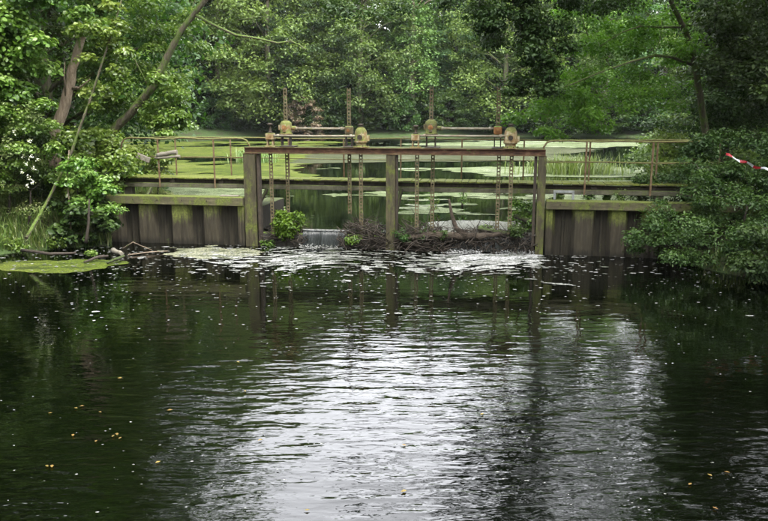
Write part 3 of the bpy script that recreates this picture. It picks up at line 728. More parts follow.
def fall(x0, x1, label, seed):
    rnd = random.Random(seed); a, b = BU(x0, 0, 240), BU(x1, 0, 240); n = int((b-a)/.03); prof = [(.46, UZ+.012), (.26, UZ+.016), (.20, UZ-.0), (.165, UZ-.08), (.14, UZ-.2), (.12, .012)]
    vs = []; off = 0
    for i in range(n+1):
        off = .6*off + rnd.uniform(-.012, .012); u = a + (b-a)*i/n
        for k, (v, z) in enumerate(prof): vs.append((u, v + off*k/3, z + (rnd.uniform(-.006, .006) if k < 3 else 0)))
    m = len(prof); fs = [(i*m+j, i*m+m+j, i*m+m+j+1, i*m+j+1) for i in range(n) for j in range(m-1)]
    me = MB().add(vs, fs, True); o = me.build('waterfall', M['fall']); o.location = BO; o.rotation_euler = (0, 0, BANG)
    return tag(o, label, 'waterfall', kind='stuff')
fall(301, 345, 'clear curtain of water over the notch in the left bay', 1)
fall(449, 492, 'thin water curtain below the log in the right bay', 2)
fall(495, 533, 'broken water spilling beside the right post', 3)
spl = MB(); rnd = random.Random(31)
for i in range(600):
    x = rnd.choice((rnd.uniform(299, 347), rnd.uniform(447, 482), rnd.uniform(496, 535))); u = BU(x, 0, 245); v = .12 - abs(rnd.gauss(0, .10)); rr_ = rnd.uniform(.004, .018); z = max(.01, rnd.gauss(.02, .025))
    spl.add([(u-rr_*1.5, v, z), (u+rr_*1.5, v, z), (u, v-rr_, z), (u, v+rr_, z), (u, v, z+rr_), (u, v, z-rr_)], [(0, 2, 4), (2, 1, 4), (1, 3, 4), (3, 0, 4), (2, 0, 5), (1, 2, 5), (3, 1, 5), (0, 3, 5)])
o = spl.build('splash', M['foam']); o.location = BO; o.rotation_euler = (0, 0, BANG); tag(o, 'white churned splash at the foot of the little falls', 'splash', kind='stuff')
# white lip board over the left notch
MB().box((BU(303, .2, 240), .19, UZ+.022), (BU(344, .2, 240), .235, UZ+.045), .004).build('lip_board', M['foam'], ws)
# two barely raised gates behind the posts
rnd = random.Random(5)

# ------------------------------------------------------------ debris, plants at the weir
def twigs(name, cx0, cx1, v0, v1, z0, hmax, n, label, seed, mt='twig', Lm=.7):
    rnd = random.Random(seed); m_ = MB(); a, b = BU(cx0, 0, 240), BU(cx1, 0, 240)
    for i in range(n):
        t = rnd.random(); u = a + (b-a)*t; top = hmax*(.35+.65*math.sin(math.pi*min(1, max(0, t)))**.6)
        z = z0 + rnd.random()**1.3*top; v = rnd.uniform(v0, v1)
        th = rnd.uniform(0, 6.28); el = rnd.gauss(0, .35); ln = Lm*rnd.uniform(.3, 1); r = rnd.uniform(.004, .014)
        d = Vector((math.cos(th)*math.cos(el), math.sin(th)*math.cos(el)*.5, math.sin(el)))
        p = Vector((u, v, z)) - d*ln*.5; pts = [p]
        for k in range(3):
            d = (d + Vector((rnd.gauss(0, .22), rnd.gauss(0, .15), rnd.gauss(0, .22)))).normalized(); pts.append(pts[-1] + d*ln/3)
        for q_ in pts: q_.x = min(max(q_.x, a - .1), b + .1)
        m_.tube(pts, [r, r*.9, r*.7, r*.35], 4, cap=False)
    o = m_.build(name, M[mt]); o.location = BO; o.rotation_euler = (0, 0, BANG)
    return tag(o, label, 'brushwood', kind='stuff')
twigs('brushwood', 263, 303, 0.06, .55, .05, .5, 170, 'dark twigs caught under the leafy plant in the left bay', 11)
twigs('brushwood', 341, 386, -.05, .5, .05, .62, 380, 'heap of brown twigs against the left side of the middle post', 12)
twigs('brushwood', 396, 448, -.05, .5, .05, .5, 420, 'tangled heap of dark branches right of the middle post', 13, 'twig', .9)
twigs('brushwood', 448, 533, .0, .6, .12, .34, 520, 'dark twigs lodged along the sill of the right bay', 14, 'twig', .8)
def limb(name, pts, rads, label, mt='bark_dark', cat='log', seg=9):
    P = [Vector(p) for p in pts]; o0 = P[0].copy(); rnd = random.Random(len(pts)*7+int(rads[0]*999)); q_ = []; rr = []
    for i in range(len(P)-1):
        for k in range(4):
            t = k/4; q_.append(P[i].lerp(P[i+1], t) - o0 + Vector([rnd.uniform(-1, 1)*rads[i]*.22 for _ in range(3)])); rr.append((rads[i]*(1-t)+rads[i+1]*t)*rnd.uniform(.88, 1.12))
    q_.append(P[-1]-o0); rr.append(rads[-1])
    m_ = MB().tube(q_, rr, seg); o = m_.build(name, M[mt]); o.location = o0; return tag(o, label, cat)
def BV(px, py, v): u, z = B(px, py, v); return BW(u, v, z)
lg = limb('driftwood_log', [BV(394, 241, .02), BV(425, 235, 0), BV(455, 236, .0), BV(480, 236, .03), BV(502, 234, .1)], [.04, .065, .09, .075, .04], 'grey brown log lying across the right bay of the weir', 'bark_log')
horn = MB().tube([Vector(p)-lg.location for p in (BV(466, 236, .0), BV(456, 228, .0), BV(451.5, 214, .0), BV(449, 199, .0))], [.085, .055, .038, .022], 8).build('branch_stub', M['bark_log'], lg)
limb('driftwood_log', [BV(478, 229, .25), BV(490, 231, .22), BV(510, 234, .2), BV(524, 232, .2)], [.045, .055, .05, .04], 'shorter dark log with a broken end behind the long log', 'bark_dark')
limb('timber_pole', [BV(515, 216, .9), BV(536, 224, .5)], [.06, .06], 'cut dark pole slanting down to the right post', 'dark_wood', 'pole')
limb('driftwood_log', [BV(278, 216, .7), BV(283, 232, .6), BV(290, 240, .5)], [.03, .04, .05], 'short grey stump standing behind the leafy plant in the left bay', 'twig')
def plant(name, ctr, r, h, n, size, mt, label, cat='plant', seed=1, flat=.8, aspect=.45, stems=10):
    rnd = random.Random(seed); t = tag(empty(name, ctr), label, cat); m_ = MB(); cl = []
    for i in range(stems):
        a = rnd.random()*6.28; rr = r*rnd.uniform(.1, .85); tip = Vector((rr*math.cos(a), rr*math.sin(a), h*rnd.uniform(.45, 1)))
        m_.tube([(0, 0, 0), (tip.x*.4, tip.y*.4, tip.z*.6), tip], [.012, .008, .003], 4, cap=False)
        cl.append((tuple(tip*.92), r*.38, r*.3*flat, n/stems*.7)); cl.append((tuple(tip*.6), r*.42, r*.3*flat, n/stems*.5))
    m_.build('stems', M['twig'], t)
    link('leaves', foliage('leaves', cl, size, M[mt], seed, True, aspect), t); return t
plant('leafy_plant', BV(286, 246, .15), .5, .85, 2400, .085, 'leaf_vivid', 'bushy bright green plant growing on the weir in the left bay', seed=21, stems=14)
plant('leafy_plant', BV(268, 248, .1), .2, .22, 260, .06, 'leaf_bright', 'low green sprig beside the left post', seed=22)
plant('leafy_plant', BV(352, 247, .0), .25, .28, 320, .06, 'leaf_bright', 'small green plant under the twig heap left of the middle post', seed=23)
plant('leafy_plant', BV(424, 243, .2), .3, .38, 420, .06, 'leaf_mid', 'green sprigs in the branch heap right of the middle post', seed=24)
plant('leafy_plant', BV(404, 244, .0), .25, .35, 420, .06, 'leaf_mid', 'low green plant at the foot of the middle post, right side', seed=31)
plant('leafy_plant', BV(441, 242, .0), .22, .28, 300, .055, 'leaf_mid', 'green sprig below the upturned log stub', seed=32)
plant('leafy_plant', BV(516, 241, .05), .3, .35, 480, .06, 'leaf_mid', 'green plant among the twigs beside the right post', seed=33)
plant('leafy_plant', BV(486, 238, .45), .22, .3, 300, .06, 'leaf_bright', 'small bright sprig on the logs below the right racks', seed=25)
plant('leafy_plant', BV(527, 234, 1.0), .55, .85, 2200, .075, 'leaf_bright', 'round bright bush behind the right post at the pond edge', seed=26, stems=16)
plant('leafy_plant', BV(432, 222, 4.5), .25, .8, 90, .07, 'leaf_bright', 'thin water plant standing in the pond behind the right bay', seed=27, stems=6)
plant('leafy_plant', BV(462, 212, 5.5), .3, .9, 90, .07, 'leaf_bright', 'sparse water plant in the pond between the right racks', seed=28, stems=6)
for k, (x, d, sz) in enumerate(((560, .6, .2), (590, .7, .28), (607, .8, .2), (625, .6, .3), (642, .9, .34))):
    words = ['beside the small metal frame', 'behind the cap board, below the first right railing post', 'in the middle of the right cap board', 'on the right cap board near the overhanging bush', 'tallest of the row, touching the overhanging bush'][k]
    plant('weed_tuft', BW(BU(x, d), d, ZCR-.12), sz, sz*1.1, 380, .045, 'leaf_bright', 'tuft of green weeds ' + words, 'weeds', 40+k)

def blades(name, pts, h, mt, label, seed, w_=.012, lean=.5, cat='grass'):
    rng = np.random.default_rng(seed); P = np.array(pts, float); n = len(P)
    H = h*rng.uniform(.5, 1.3, n)[:, None]; a = rng.uniform(0, 6.283, n); d = np.stack([np.cos(a), np.sin(a), np.zeros(n)], 1)
    s = np.stack([-d[:, 1], d[:, 0], np.zeros(n)], 1)*w_*rng.uniform(.6, 1.4, n)[:, None]; z = np.array([[0, 0, 1.0]])
    l = lean*rng.uniform(.2, 1.2, n)[:, None]
    m1 = P + z*H*.6 + d*H*l*.3; t1 = P + z*H*(1-.35*l) + d*H*l
    V = np.stack([P-s, P+s, m1+s*.8, m1-s*.8, t1], 1).reshape(-1, 3); i = np.arange(n)[:, None]*5
    me = bpy.data.meshes.new(name)
    F = np.concatenate([i+[[0, 1, 2]], i+[[0, 2, 3]], i+[[3, 2, 4]]]); sh = rng.uniform(0, 1, n)
    me = np_mesh(name, V, F, M[mt], np.concatenate([sh]*3))
    return tag(link(name, me), label, cat, kind='stuff')
rng = np.random.default_rng(77)
def scatter(n, fn, x0, x1, y0, y1, zoff=-.03):
    P = np.stack([rng.uniform(x0, x1, n), rng.uniform(y0, y1, n)], 1); dl, du = sdist(P, LOW), sdist(P, UPP)
    keep = (np.minimum(dl, du) > .05) & fn(P); P = P[keep]; return np.concatenate([P, (hgt(P)+zoff)[:, None]], 1)
blades('bank_grass', scatter(34000, lambda P: P[:, 0] < -5.4, -13, -5, 14.5, 24), .42, 'grass', 'long arching grass covering the left bank beside the river', 1, .011, .9)
blades('bank_grass', scatter(16000, lambda P: P[:, 0] > 5.2, 5, 13, 9, 17.5), .3, 'grass', 'shaded grass along the right bank under the bushes', 2, .010, .9)
blades('bank_grass', scatter(9000, lambda P: P[:, 0] < -4, -12, -3.8, 18, 30), .55, 'grass', 'tall grass on the left pond shore behind the walkway', 3, .014, .6)
blades('bank_grass', scatter(7000, lambda P: P[:, 0] > 5, 5, 14, 17.3, 30), .45, 'grass', 'grass on the right pond shore behind the walkway', 4, .014, .6)
c = W(520+50, 172, 33.5); pr = rng.normal(size=(900, 2)) * [1.0, .5]
blades('reeds', [(c.x + a, c.y + b, UZ-.1) for a, b in pr], .95, 'reed', 'pale green reed clump standing in the pond right of the sluice frame', 5, .02, .75, 'reeds')
c = W(257, 166, 41); pr = rng.normal(size=(420, 2)) * [.5, .4]
blades('reeds', [(c.x + a, c.y + b, UZ-.1) for a, b in pr], .9, 'reed', 'small reed clump in the duckweed behind the left post', 6, .02, .75, 'reeds')

# sticks and logs at the left shore
def GZ(px, py, z=.03): return G(px, py, z)
limb('driftwood_log', [GZ(22, 250, .14), GZ(50, 254, .12), GZ(76, 253, .1)], [.035, .035, .025], 'pale brown log along the left shore above the duckweed', 'twig')
limb('driftwood_log', [GZ(84, 262, .05), GZ(98, 257, .08), GZ(108, 256, .07)], [.02, .035, .03], 'short log end in the water right of the duckweed', 'twig')
limb('driftwood_log', [GZ(107, 263, .04), GZ(116, 259, .1), GZ(124, 256, .1)], [.025, .04, .03], 'dark wet log end nearest the left wall', 'bark_dark')
limb('stone', [GZ(113, 250, .06), GZ(122, 254, .06)], [.07, .04], 'pale rounded stone at the foot of the left wall', 'grey_board', 'stone')
limb('fallen_branch', [GZ(122, 249, .05), GZ(133, 242, .3), GZ(142, 246, .12), GZ(152, 250, .02)], [.014, .012, .010, .006], 'thin bent branch in the water before the left wall', 'bark_pale', 'branch', 5)
limb('fallen_branch', [GZ(128, 255, .02), GZ(150, 252, .05), GZ(168, 251, .03)], [.014, .012, .008], 'straight thin stick floating before the left wall', 'bark_pale', 'branch', 5)

# floating yellow leaves, each by itself
rnd = random.Random(19); lm = []
for k in range(4):
    V = np.array([[-.035, 0, 0], [0, .02, .004], [.04, .003, .001], [0, -.022, .006]]) * rnd.uniform(.5, .95)
    lm.append(np_mesh('floating_leaf', V, np.array([[0, 1, 2], [0, 2, 3]]), M['yellow_leaf'], np.array([rnd.random()]*2)))
for px, py in ((690, 484), (710, 475), (715, 508), (727, 472), (404, 491), (404, 445), (482, 414), (47, 466), (52, 466), (50, 413), (96, 441), (76, 408), (82, 406), (73, 435), (113, 436), (117, 434), (120, 438), (158, 462), (170, 410), (307, 510), (100, 412), (120, 378), (245, 391), (238, 362), (260, 440)):
    p = G(px, py, .012); o = link('floating_leaf', lm[rnd.randrange(4)]); o.location = p; o.rotation_euler = (0, 0, rnd.random()*6.28)
    tag(o, 'small yellow leaf floating on the dark open water', 'leaf', 'yellow leaves floating on the river')

# ------------------------------------------------------------ near trees, left bank
def crown_region(rects, seed):
    rnd = random.Random(seed); out = []
    for (x0, x1, y0, y1, d0, d1, k, r0, r1, nl) in rects:
        for i in range(k):
            D = rnd.uniform(d0, d1); p = W(rnd.uniform(x0, x1), rnd.uniform(y0, y1), D); r = rnd.uniform(r0, r1)
            out.append((tuple(p), r, r*rnd.uniform(.35, .6), nl*rnd.uniform(.6, 1.3)))
    return out
def near_tree(name, base, trunk_pts, rad, rects, size, lmat, bark, label, seed, cat='tree', aspect=.5, twig_every=1, extra=()):
    rnd = random.Random(seed); base = Vector(base); t = tag(empty(name, base), label, cat)
    m_ = MB(); pts = [Vector(p)-base for p in trunk_pts]
    q_ = []; rr = []
    for i in range(len(pts)-1):
        for k in range(4):
            tt = k/4; q_.append(pts[i].lerp(pts[i+1], tt) + Vector([rnd.uniform(-1, 1)*rad[i]*.2 for _ in range(3)])); rr.append((rad[i]*(1-tt)+rad[i+1]*tt)*rnd.uniform(.93, 1.07))
    q_.append(pts[-1]); rr.append(rad[-1]); m_.tube(q_, rr, 10)
    m_.build('trunk', M[bark], t)
    lim = []
    for path, r0 in extra:
        P = [Vector(p)-base for p in path]; n = len(P)
        mm = MB().tube(P, [r0*(1-.75*i/(n-1)) for i in range(n)], 7); mm.build('limb', M[bark], t); lim += P
    cl = crown_region(rects, seed)
    src = q_ + lim; tw = MB()
    cl2 = []
    src = list(src); cl.sort(key=lambda k: min((Vector(k[0])-base-p).length for p in src))
    for i, (c, rx, rz, n) in enumerate(cl):
        c = Vector(c)-base; cl2.append((tuple(c), rx, rz, n))
        if i % twig_every == 0:
            s = min(src, key=lambda p: (p-c).length + .6*max(0, p.z-c.z)); mid = s.lerp(c, .5) + Vector((rnd.uniform(-.1, .1), rnd.uniform(-.1, .1), .12*(s-c).length))
            r_ = min(.022, .006 + .005*(s-c).length); src += [mid, c]; tw.tube([s, mid, c, c + (c-mid).normalized()*rx*.6], [r_, r_*.7, r_*.4, .003], 5, cap=False)
    if tw.v: tag(tw.build('twigs', M[bark], t), kind='stuff')
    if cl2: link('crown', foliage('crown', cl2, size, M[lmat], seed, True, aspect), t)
    return t
def gb(px, D, dz=-.1): p = W(px, 150, D); return Vector((p.x, p.y, hz(p.x, p.y)+dz))
# tree at the far left edge: big bright leaves
near_tree('maple_tree', gb(-60, 19), [gb(-60, 19), W(-55, 60, 19), W(-40, -80, 18.6), W(-30, -260, 18.5)], [.17, .14, .10, .04],
          [(-130, 40, -20, 120, 17, 19.5, 34, .45, .8, 850), (-140, 55, -330, -40, 17, 20.5, 40, .5, .9, 480), (0, 45, 15, 100, 16.8, 18, 10, .3, .5, 420), (72, 108, 8, 34, 18.2, 18.7, 5, .2, .35, 170)],
          .105, 'leaf_bright', 'bark', 'large bright green leafy tree at the left edge of the bank', 51, aspect=.72)
# dead broken trunk
dt = near_tree('dead_trunk', gb(47, 18.9), [gb(47, 18.9), W(56, 130, 18.9), W(68, 90, 18.9), W(78, 50, 18.8), W(85, 28, 18.8)], [.18, .135, .125, .10, .08], [], .1, 'leaf_mid', 'bark_pale',
          'pinkish broken dead trunk leaning among the left shrubs', 52, extra=[([W(72, 88, 18.9), W(80, 88, 18.6), W(90, 79, 18.4)], .05), ([W(66, 96, 18.8), W(64, 75, 18.7), W(65, 62, 18.6)], .03)])
# leaning thin sapling
near_tree('sapling', GZ(26, 238, .5), [GZ(26, 238, .4), W(48, 200, 17.2), W(72, 150, 17.4), W(90, 100, 17.5), W(108, 45, 17.6), W(125, -12, 17.7), W(138, -70, 17.8)], [.038, .036, .032, .028, .024, .018, .01],
          [(100, 130, -120, 10, 17.4, 18, 7, .25, .4, 160), (70, 130, 20, 70, 17.3, 17.9, 7, .2, .35, 150), (85, 120, 50, 130, 17.3, 18, 5, .15, .3, 100)], .10, 'leaf_bright', 'bark', 'long thin bare sapling leaning right across the left bank', 53, aspect=.6)
near_tree('sapling', GZ(71, 247, .05), [GZ(71, 247, .0), W(70, 210, 17.1), W(67, 180, 17.1), W(69, 150, 17.2)], [.022, .02, .015, .008], [], .1, 'leaf_mid', 'bark_pale', 'short upright bare stick at the left waterline', 54)
# the thick leaning branch tree
near_tree('leaning_tree', gb(92, 21.5), [gb(92, 21.5), W(112, 132, 21.3), W(132, 112, 21.2), W(152, 88, 21), W(166, 60, 20.9), W(180, 32, 20.8), W(205, 0, 20.7), W(235, -60, 20.6), (-2.8, 20.4, 8.8)],
          [.15, .13, .12, .11, .10, .085, .075, .06, .03],
          [(85, 150, -10, 60, 20.5, 22.5, 13, .35, .6, 330), (125, 200, 0, 70, 21, 22.5, 13, .3, .55, 300), (85, 125, 60, 105, 21, 22, 10, .3, .5, 280), (150, 182, 85, 132, 20, 21, 8, .25, .4, 240), (140, 182, 70, 128, 20.3, 22, 14, .35, .5, 300), (60, 250, -300, -20, 19, 23, 34, .5, .9, 380), (60, 175, -260, -50, 19, 22, 28, .6, .95, 420)],
          .095, 'leaf_bright', 'bark', 'thick tree trunk leaning right over the left end of the walkway', 55, aspect=.6,
          extra=[([W(192, 13, 20.8), W(212, 24, 20.5), W(236, 35, 20.2), W(256, 38, 20.0), W(278, 43, 19.9), W(291, 41, 19.8), W(300, 45, 19.8), W(306, 50, 19.7)], .042),
                 ([W(236, 20, 20.6), W(255, 17, 20.4), W(275, 16, 20.3)], .012), ([W(150, 90, 21), W(135, 60, 20.8), W(118, 46, 20.6)], .03)])
# shrubs on the left bank
def shrub(name, rects, base, size, lmat, label, seed, aspect=.55, cat='shrub', bark='twig'):
    return near_tree(name, base, [base, Vector(base)+Vector((.1, 0, .5)), Vector(base)+Vector((.15, 0, 1.0))], [.04, .03, .015], rects, size, lmat, bark, label, seed, cat, aspect)
shrub('shrub', [(-60, 62, 128, 205, 17.4, 19.6, 44, .3, .55, 380)], gb(10, 18.6), .085, 'leaf_mid', 'broad green shrub at the left edge above the bank grass', 61)
sb = shrub('flowering_shrub', [(-10, 55, 100, 190, 16.6, 17.6, 20, .2, .4, 300)], gb(20, 17.3), .08, 'leaf_bright', 'pale leaved shrub with white blossom at the far left', 62)
cl = [tuple(Vector(c)-sb.location) for c in (W(20, 150, 16.6), W(34, 168, 16.5), W(22, 172, 16.5), W(38, 160, 16.6), W(30, 140, 16.6), W(27, 186, 16.5), W(26, 163, 16.5), W(31, 157, 16.5), W(24, 156, 16.6), W(29, 178, 16.5), W(33, 182, 16.5), W(8, 148, 16.6), W(14, 132, 16.6))]
link('blossom', foliage('blossom', [(c, .055, .06, 12) for c in cl], .045, M['blossom'], 5, True, .6), sb)
tag(link('yellow_shoots', foliage('yellow_shoots', [(tuple(Vector(W(x, y, 16.7))-sb.location), .16, .22, 60) for x, y in ((6, 142), (14, 150), (3, 156), (12, 125), (33, 108), (38, 118), (30, 116))], .07, M['reed'], 6, True, .6), sb), kind='stuff')
shrub('shrub', [(58, 122, 132, 190, 18, 19.6, 34, .28, .5, 330)], gb(88, 18.8), .10, 'leaf_bright', 'bright green shrub behind the left end of the walkway', 63, .7)
shrub('shrub', [(60, 114, 160, 222, 17.0, 18.2, 26, .18, .34, 200)], gb(92, 17.8), .08, 'leaf_bright', 'green shrub hanging over the left end of the wall', 64, .7)
shrub('shrub', [(50, 112, 196, 240, 16.7, 17.8, 26, .16, .3, 120)], GZ(86, 243, .2), .12, 'leaf_dark', 'dark broad leaved bush at the waterline beside the wall', 65, .75)
shrub('shrub', [(-40, 40, 176, 215, 16.6, 18.2, 24, .25, .45, 260)], gb(0, 17.4), .06, 'grass', 'pale feathery bush among the grass on the left bank', 66, .25)
shrub('shrub', [(125, 172, 148, 178, 19.8, 21.2, 14, .22, .4, 260)], gb(140, 20.6), .085, 'leaf_bright', 'light shrub seen through the left railing', 67)
shrub('shrub', [(140, 172, 186, 198, 18.6, 19.5, 10, .2, .3, 180)], gb(150, 19), .05, 'grass', 'low grassy bush between walkway and left cap board', 68, .25)
for k, (x, y, wd) in enumerate(((10, 252, .3), (22, 255, .22), (58, 250, .3), (92, 257, .14))):
    plant('waterside_plant', G(x, y, 0), wd, wd*1.1, 300, .075, 'leaf_bright', 'bright leafy plant at the left waterline ' + ['in the corner of the bank', 'just above the duckweed', 'beneath the leaning sapling', 'among the floating logs'][k], 'plant', 80+k)
# darker trees standing behind
# ------------------------------------------------------------ right bank
near_tree('slender_tree', gb(716, 20), [gb(716, 20), W(711, 160, 20), W(704, 120, 20), W(697, 75, 19.8), W(692, 45, 19.6), W(681, 22, 19.3), W(668, -5, 19), W(655, -60, 18.6), (6.2, 18, 9.0)],
          [.11, .10, .095, .085, .075, .065, .055, .04, .02],
          [(520, 650, 66, 120, 17.8, 20.5, 26, .35, .7, 190), (560, 700, -10, 60, 18.3, 21, 36, .35, .7, 300), (500, 600, 85, 135, 17, 18.5, 10, .3, .5, 200), (590, 720, 30, 110, 18.5, 21, 22, .35, .6, 180), (500, 740, -220, 0, 15, 20, 40, .5, .95, 230), (570, 700, -330, -90, 15, 19, 34, .3, .6, 190)],
          .09, 'leaf_vivid', 'bark', 'slender tree with arching limbs spreading over the right railing', 71, aspect=.45,
          extra=[([W(694, 65, 19.8), W(672, 57, 19.2), W(655, 55, 18.8), W(632, 61, 18.2), W(600, 72, 17.8), W(572, 84, 17.5), W(550, 92, 17.3)], .045),
                 ([W(679, 27, 19.3), W(660, 27, 18.9), W(640, 26, 18.5), W(622, 32, 18.1), W(600, 46, 17.8)], .035),
                 ([W(662, 20, 19), W(660, 40, 18.9), W(656, 52, 18.8)], .014), ([W(706, 45, 20), W(709, 10, 20), W(706, -40, 20)], .03)])
# big tree at the right whose dark branch hangs into the picture
near_tree('overhanging_tree', gb(900, 17), [gb(900, 17), (10.5, 17, 4), (9.8, 17, 8), (9, 17, 12)], [.3, .26, .2, .1],
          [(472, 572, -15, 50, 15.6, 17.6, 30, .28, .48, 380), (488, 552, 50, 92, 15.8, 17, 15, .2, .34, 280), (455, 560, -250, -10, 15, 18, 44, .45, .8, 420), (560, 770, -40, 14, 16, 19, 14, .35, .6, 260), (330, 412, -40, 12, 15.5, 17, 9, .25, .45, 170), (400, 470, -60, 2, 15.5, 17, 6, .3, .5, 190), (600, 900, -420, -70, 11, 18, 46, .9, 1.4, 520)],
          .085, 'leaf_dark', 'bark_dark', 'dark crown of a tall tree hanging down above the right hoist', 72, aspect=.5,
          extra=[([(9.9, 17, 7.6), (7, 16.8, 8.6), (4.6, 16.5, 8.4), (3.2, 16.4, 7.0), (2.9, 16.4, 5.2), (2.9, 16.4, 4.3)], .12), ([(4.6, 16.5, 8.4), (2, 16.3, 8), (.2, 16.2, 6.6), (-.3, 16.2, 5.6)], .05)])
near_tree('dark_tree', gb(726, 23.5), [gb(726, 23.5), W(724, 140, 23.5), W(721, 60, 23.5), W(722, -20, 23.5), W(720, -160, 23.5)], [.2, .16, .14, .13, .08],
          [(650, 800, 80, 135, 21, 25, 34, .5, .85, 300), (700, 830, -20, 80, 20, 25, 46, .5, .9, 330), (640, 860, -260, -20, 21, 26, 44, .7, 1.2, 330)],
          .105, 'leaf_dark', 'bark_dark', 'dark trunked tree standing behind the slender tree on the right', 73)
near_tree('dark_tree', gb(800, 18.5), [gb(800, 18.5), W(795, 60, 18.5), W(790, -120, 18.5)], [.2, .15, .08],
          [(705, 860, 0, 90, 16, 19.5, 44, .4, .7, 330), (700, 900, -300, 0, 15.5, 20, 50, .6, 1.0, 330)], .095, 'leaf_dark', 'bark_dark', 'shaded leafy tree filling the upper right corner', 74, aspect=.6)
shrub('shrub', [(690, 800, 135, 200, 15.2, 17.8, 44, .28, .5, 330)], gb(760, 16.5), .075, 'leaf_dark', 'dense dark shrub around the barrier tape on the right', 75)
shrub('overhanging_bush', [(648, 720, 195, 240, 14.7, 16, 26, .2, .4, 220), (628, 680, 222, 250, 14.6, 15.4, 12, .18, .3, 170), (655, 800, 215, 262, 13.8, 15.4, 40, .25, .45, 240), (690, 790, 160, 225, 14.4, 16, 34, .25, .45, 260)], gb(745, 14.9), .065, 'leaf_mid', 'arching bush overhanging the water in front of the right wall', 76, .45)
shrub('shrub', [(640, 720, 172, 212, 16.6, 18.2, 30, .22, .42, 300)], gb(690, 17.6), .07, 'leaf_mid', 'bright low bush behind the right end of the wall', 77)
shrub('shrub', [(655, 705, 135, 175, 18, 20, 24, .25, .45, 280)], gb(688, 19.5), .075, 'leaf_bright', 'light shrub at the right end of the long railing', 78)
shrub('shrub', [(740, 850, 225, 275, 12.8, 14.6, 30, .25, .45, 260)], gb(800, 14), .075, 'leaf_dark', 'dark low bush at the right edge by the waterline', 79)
# barrier tape
tp = tag(empty('barrier_tape', W(726, 155, 15.1)), 'red and white barrier tape strung through the bushes on the right', 'tape')
A, Bq = W(726, 154, 15.1)-tp.location, W(790, 174, 14.6)-tp.location; n_ = 9
for k in range(n_):
    t0, t1 = k/n_, (k+1)/n_; sag = lambda t: -.10*math.sin(math.pi*t)*.6 + .02*math.sin(t*23)
    vs = []
    for t in (t0, (t0+t1)/2, t1):
        p = A.lerp(Bq, t) + Vector((0, .02*math.sin(t*17), sag(t))); hh = .022 + .006*math.sin(t*31); tw_ = .02*math.sin(t*11)
        vs += [p + Vector((0, -tw_, -hh)), p + Vector((0, tw_, hh)), p + Vector((0, tw_+.002, hh)), p + Vector((0, -tw_+.002, -hh))]
    fs = []
    for j in (0, 1):
        for s in range(4): fs.append((j*4+s, j*4+4+s, j*4+4+(s+1) % 4, j*4+(s+1) % 4))
    MB().add(vs, fs).build('tape_stripe', M['tape_red'] if k % 2 == 0 else M['tape_white'], tp)

# ------------------------------------------------------------ forest round the pond
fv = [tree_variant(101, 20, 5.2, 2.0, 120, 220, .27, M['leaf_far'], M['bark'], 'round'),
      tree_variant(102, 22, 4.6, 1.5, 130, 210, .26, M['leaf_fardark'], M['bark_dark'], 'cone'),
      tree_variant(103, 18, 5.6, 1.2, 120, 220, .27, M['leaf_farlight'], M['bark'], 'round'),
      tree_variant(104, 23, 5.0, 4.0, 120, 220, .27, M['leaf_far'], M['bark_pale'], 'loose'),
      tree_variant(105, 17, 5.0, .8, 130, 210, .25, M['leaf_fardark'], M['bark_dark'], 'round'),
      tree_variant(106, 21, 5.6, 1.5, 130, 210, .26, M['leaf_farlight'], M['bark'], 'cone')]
mv = [tree_variant(111, 14, 4.2, 1.0, 150, 260, .17, M['leaf_mid'], M['bark'], 'round', flat=.35),
      tree_variant(112, 15, 3.8, .8, 160, 250, .17, M['leaf_far'], M['bark_dark'], 'cone', flat=.35),
      tree_variant(113, 13, 4.4, 1.2, 150, 260, .17, M['leaf_dark'], M['bark_dark'], 'round', flat=.35)]
rnd = random.Random(42)
kinds = ['rounded mid green tree', 'tall dark feathery tree', 'broad light green tree', 'tall loose crowned tree', 'low dark rounded tree', 'light green layered tree']
spots = [(-29, 81, 3, 'on the far shore, hidden behind the left bank trees'), (-23.5, 83, 1, 'on the far shore at the left end of the back railing'), (-18, 84, 5, 'on the far shore above the curved left rail end'),
         (-12.5, 83.5, 2, 'on the far shore above the left post'), (-7.5, 84, 4, 'on the far shore between the two left racks'), (-2.5, 83, 0, 'on the far shore above the left gear housing'),
         (3, 84, 3, 'on the far shore above the middle post'), (8, 86.5, 1, 'standing back in the gap behind the right racks'), (13, 83, 2, 'on the far shore behind the hanging dark crown'),
         (18.5, 84, 0, 'on the far shore right of the reed clump'), (24, 83.5, 5, 'on the far shore above the right railing posts'), (30, 82, 4, 'on the far shore beside the slender tree'), (36, 81, 2, 'on the far shore behind the slender tree'), (42, 80, 0, 'on the far shore hidden by the right bank trees')]
for i, (x, y, k, where) in enumerate(spots):
    put_tree('forest_tree', fv[k], (x, y, hz(x, y)-.2), rnd.random()*6.28, rnd.uniform(.9, 1.08)*(1.1+.5*min(1, max(0, (-x-5)/15))), kinds[k] + ' ' + where, group='trees along the far shore')
for row, (yb, st, h0, h1) in enumerate(((92, 5.6, .9, 1.15), (101, 6.5, 1.0, 1.2), (112, 7.5, 1.05, 1.3))):
    x = -48 - row*4
    while x < 56 + row*4:
        k = rnd.choice((0, 1, 2, 3, 4, 5, 3, 0)); xx = x + rnd.uniform(-1.5, 1.5); y_ = yb + rnd.uniform(-2.5, 2.5)
        put_tree('forest_tree', fv[k], (xx, y_, hz(xx, y_)-.2), rnd.random()*6.28, rnd.uniform(h0, h1)*(1.12+.45*min(1, max(0, (-xx-5)/18))), 'tree of the back rows of the far wood, its crown merging with the others', group='back rows of the far wood')
        x += st
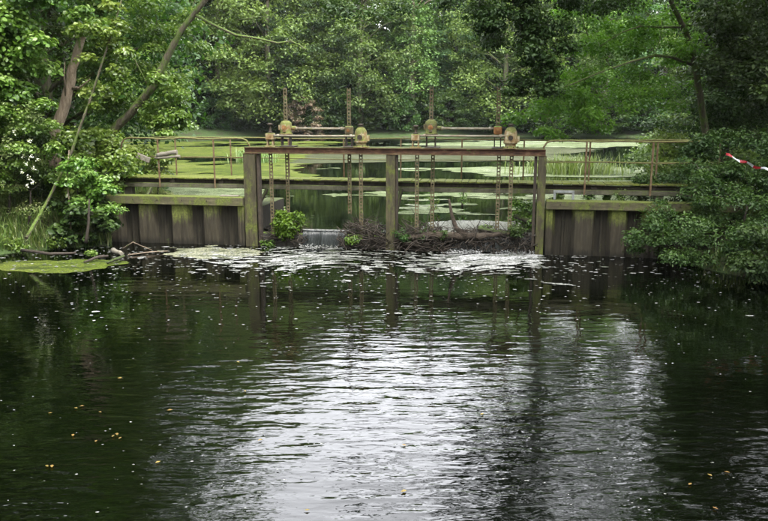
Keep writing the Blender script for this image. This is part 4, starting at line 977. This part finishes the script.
# undergrowth at the far shore
sh = [tree_variant(121, 4.5, 2.8, .15, 50, 150, .26, M['leaf_mid'], M['twig'], 'round'), tree_variant(122, 3.6, 3.0, .1, 50, 150, .25, M['leaf_dark'], M['twig'], 'round')]
for x in np.arange(-30, 46, 3.6):
    k = rnd.randrange(2); xx = float(x)+rnd.uniform(-1, 1); y_ = 82.3 + rnd.uniform(-.6, 1.4) - .0006*xx*xx
    put_tree('shore_bush', sh[k], (xx, y_, hz(xx, y_)-.15), rnd.random()*6.28, rnd.uniform(.7, 1.1), 'leafy bush in the undergrowth along the far waterline', 'bush', 'bushes along the far waterline')
for yb, st, s0 in ((87, 4.2, 1.7), (96, 5.0, 2.3), (107, 6, 3.0)):
    x = -46.0
    while x < 52:
        xx = x + rnd.uniform(-1, 1); y_ = yb + rnd.uniform(-1, 1)
        put_tree('understorey_bush', sh[rnd.randrange(2)], (xx, y_, hz(xx, y_)-.15), rnd.random()*6.28, s0*rnd.uniform(.85, 1.15), 'bush in the shade between the trunks of the far wood', 'bush', 'understorey of the far wood'); x += st
for x, y, k in ((-12, -7, 0), (-5, -9, 2), (2, -8, 1), (9, -9, 0), (15, -5, 2), (-17, -3, 1), (-8, -15, 1), (5, -15, 2), (16, 1, 1), (-14.5, 5.5, 2)):  # unseen trees added to hold sky light off the foliage and sluice
    put_tree('bank_tree', mv[k], (x, y, hz(x, y)-.2), rnd.random()*6.28, rnd.uniform(1.0, 1.25), 'unseen leafy tree added round the viewpoint to block sky light', group='unseen trees added round the viewpoint')
bb = put_tree('brown_bush', tree_variant(123, 4.2, 2.0, .3, 40, 110, .26, M['leaf_brown'], M['twig'], 'round'), (W(308, 140, 81).x, 80.6, UZ), 0, 1, 'brownish withered bush on the far shore between the left racks', 'bush')
# shores to the left and the right of the pond
left_sp = [(-10.8, 24.5, 0, 'directly behind the dead trunk'), (-14, 23, 2, 'in the dark gap behind the large bright tree'), (-13, 31, 1, 'behind the leaning trunk'), (-19.5, 33, 0, 'beyond the large bright tree'), (-17.5, 42, 1, 'second along the left pond shore'), (-23, 47, 2, 'behind the left pond shore'),
           (-22, 54, 1, 'midway along the left pond shore'), (-28, 60, 0, 'far back on the left pond shore'), (-27.5, 67, 1, 'near the far left corner of the pond'), (-32, 73, 2, 'at the far left corner of the pond'), (-18, 18, 0, 'outside the left edge of the bank'), (-13.5, 10, 2, 'on the near left bank'), (-17, 3, 1, 'on the near left bank by the river bend'), (-24, 26, 1, 'deep in the left wood')]
lk = ['bushy mid green tree', 'tall dark green feathery tree', 'broad dark tree']
for x, y, k, where in left_sp:
    put_tree('bank_tree', mv[k], (x, y, hz(x, y)-.2), rnd.random()*6.28, rnd.uniform(1.05, 1.25)*(1.35 if y > 40 else 1.1), lk[k] + ' ' + where, group='trees round the pond and river')
right_sp = [(13.5, 23, 2, 'behind the dark trunked tree'), (13, 30, 1, 'beyond the right end of the railing'), (18, 36, 2, 'first along the right pond shore'), (24, 44, 0, 'second along the right pond shore'), (29, 52, 1, 'midway along the right pond shore'), (34, 60, 2, 'far along the right pond shore'), (39, 68, 0, 'near the far right corner of the pond'),
            (15, 16, 2, 'outside the right edge of the bank'), (13, 8, 0, 'on the near right bank'), (20, 27, 0, 'deep in the right wood')]
for x, y, k, where in right_sp:
    put_tree('bank_tree', mv[k], (x, y, hz(x, y)-.2), rnd.random()*6.28, rnd.uniform(.85, 1.1), lk[k] + ' ' + where, group='trees round the pond and river')

# ------------------------------------------------------------ damp air
hm = bpy.data.materials.new('damp_air'); hm.use_nodes = True; n = hm.node_tree; n.nodes.remove(n.nodes['Principled BSDF'])
pv = n.nodes.new('ShaderNodeVolumePrincipled'); pv.inputs['Color'].default_value = (.86, .93, 1, 1); pv.inputs['Density'].default_value = .00011
n.links.new(pv.outputs[0], n.nodes['Material Output'].inputs['Volume'])
tag(MB().box((-1000, -600, -3), (1000, 1200, 48)).build('haze', hm), 'thin damp haze softening the far wood', 'haze', kind='stuff')
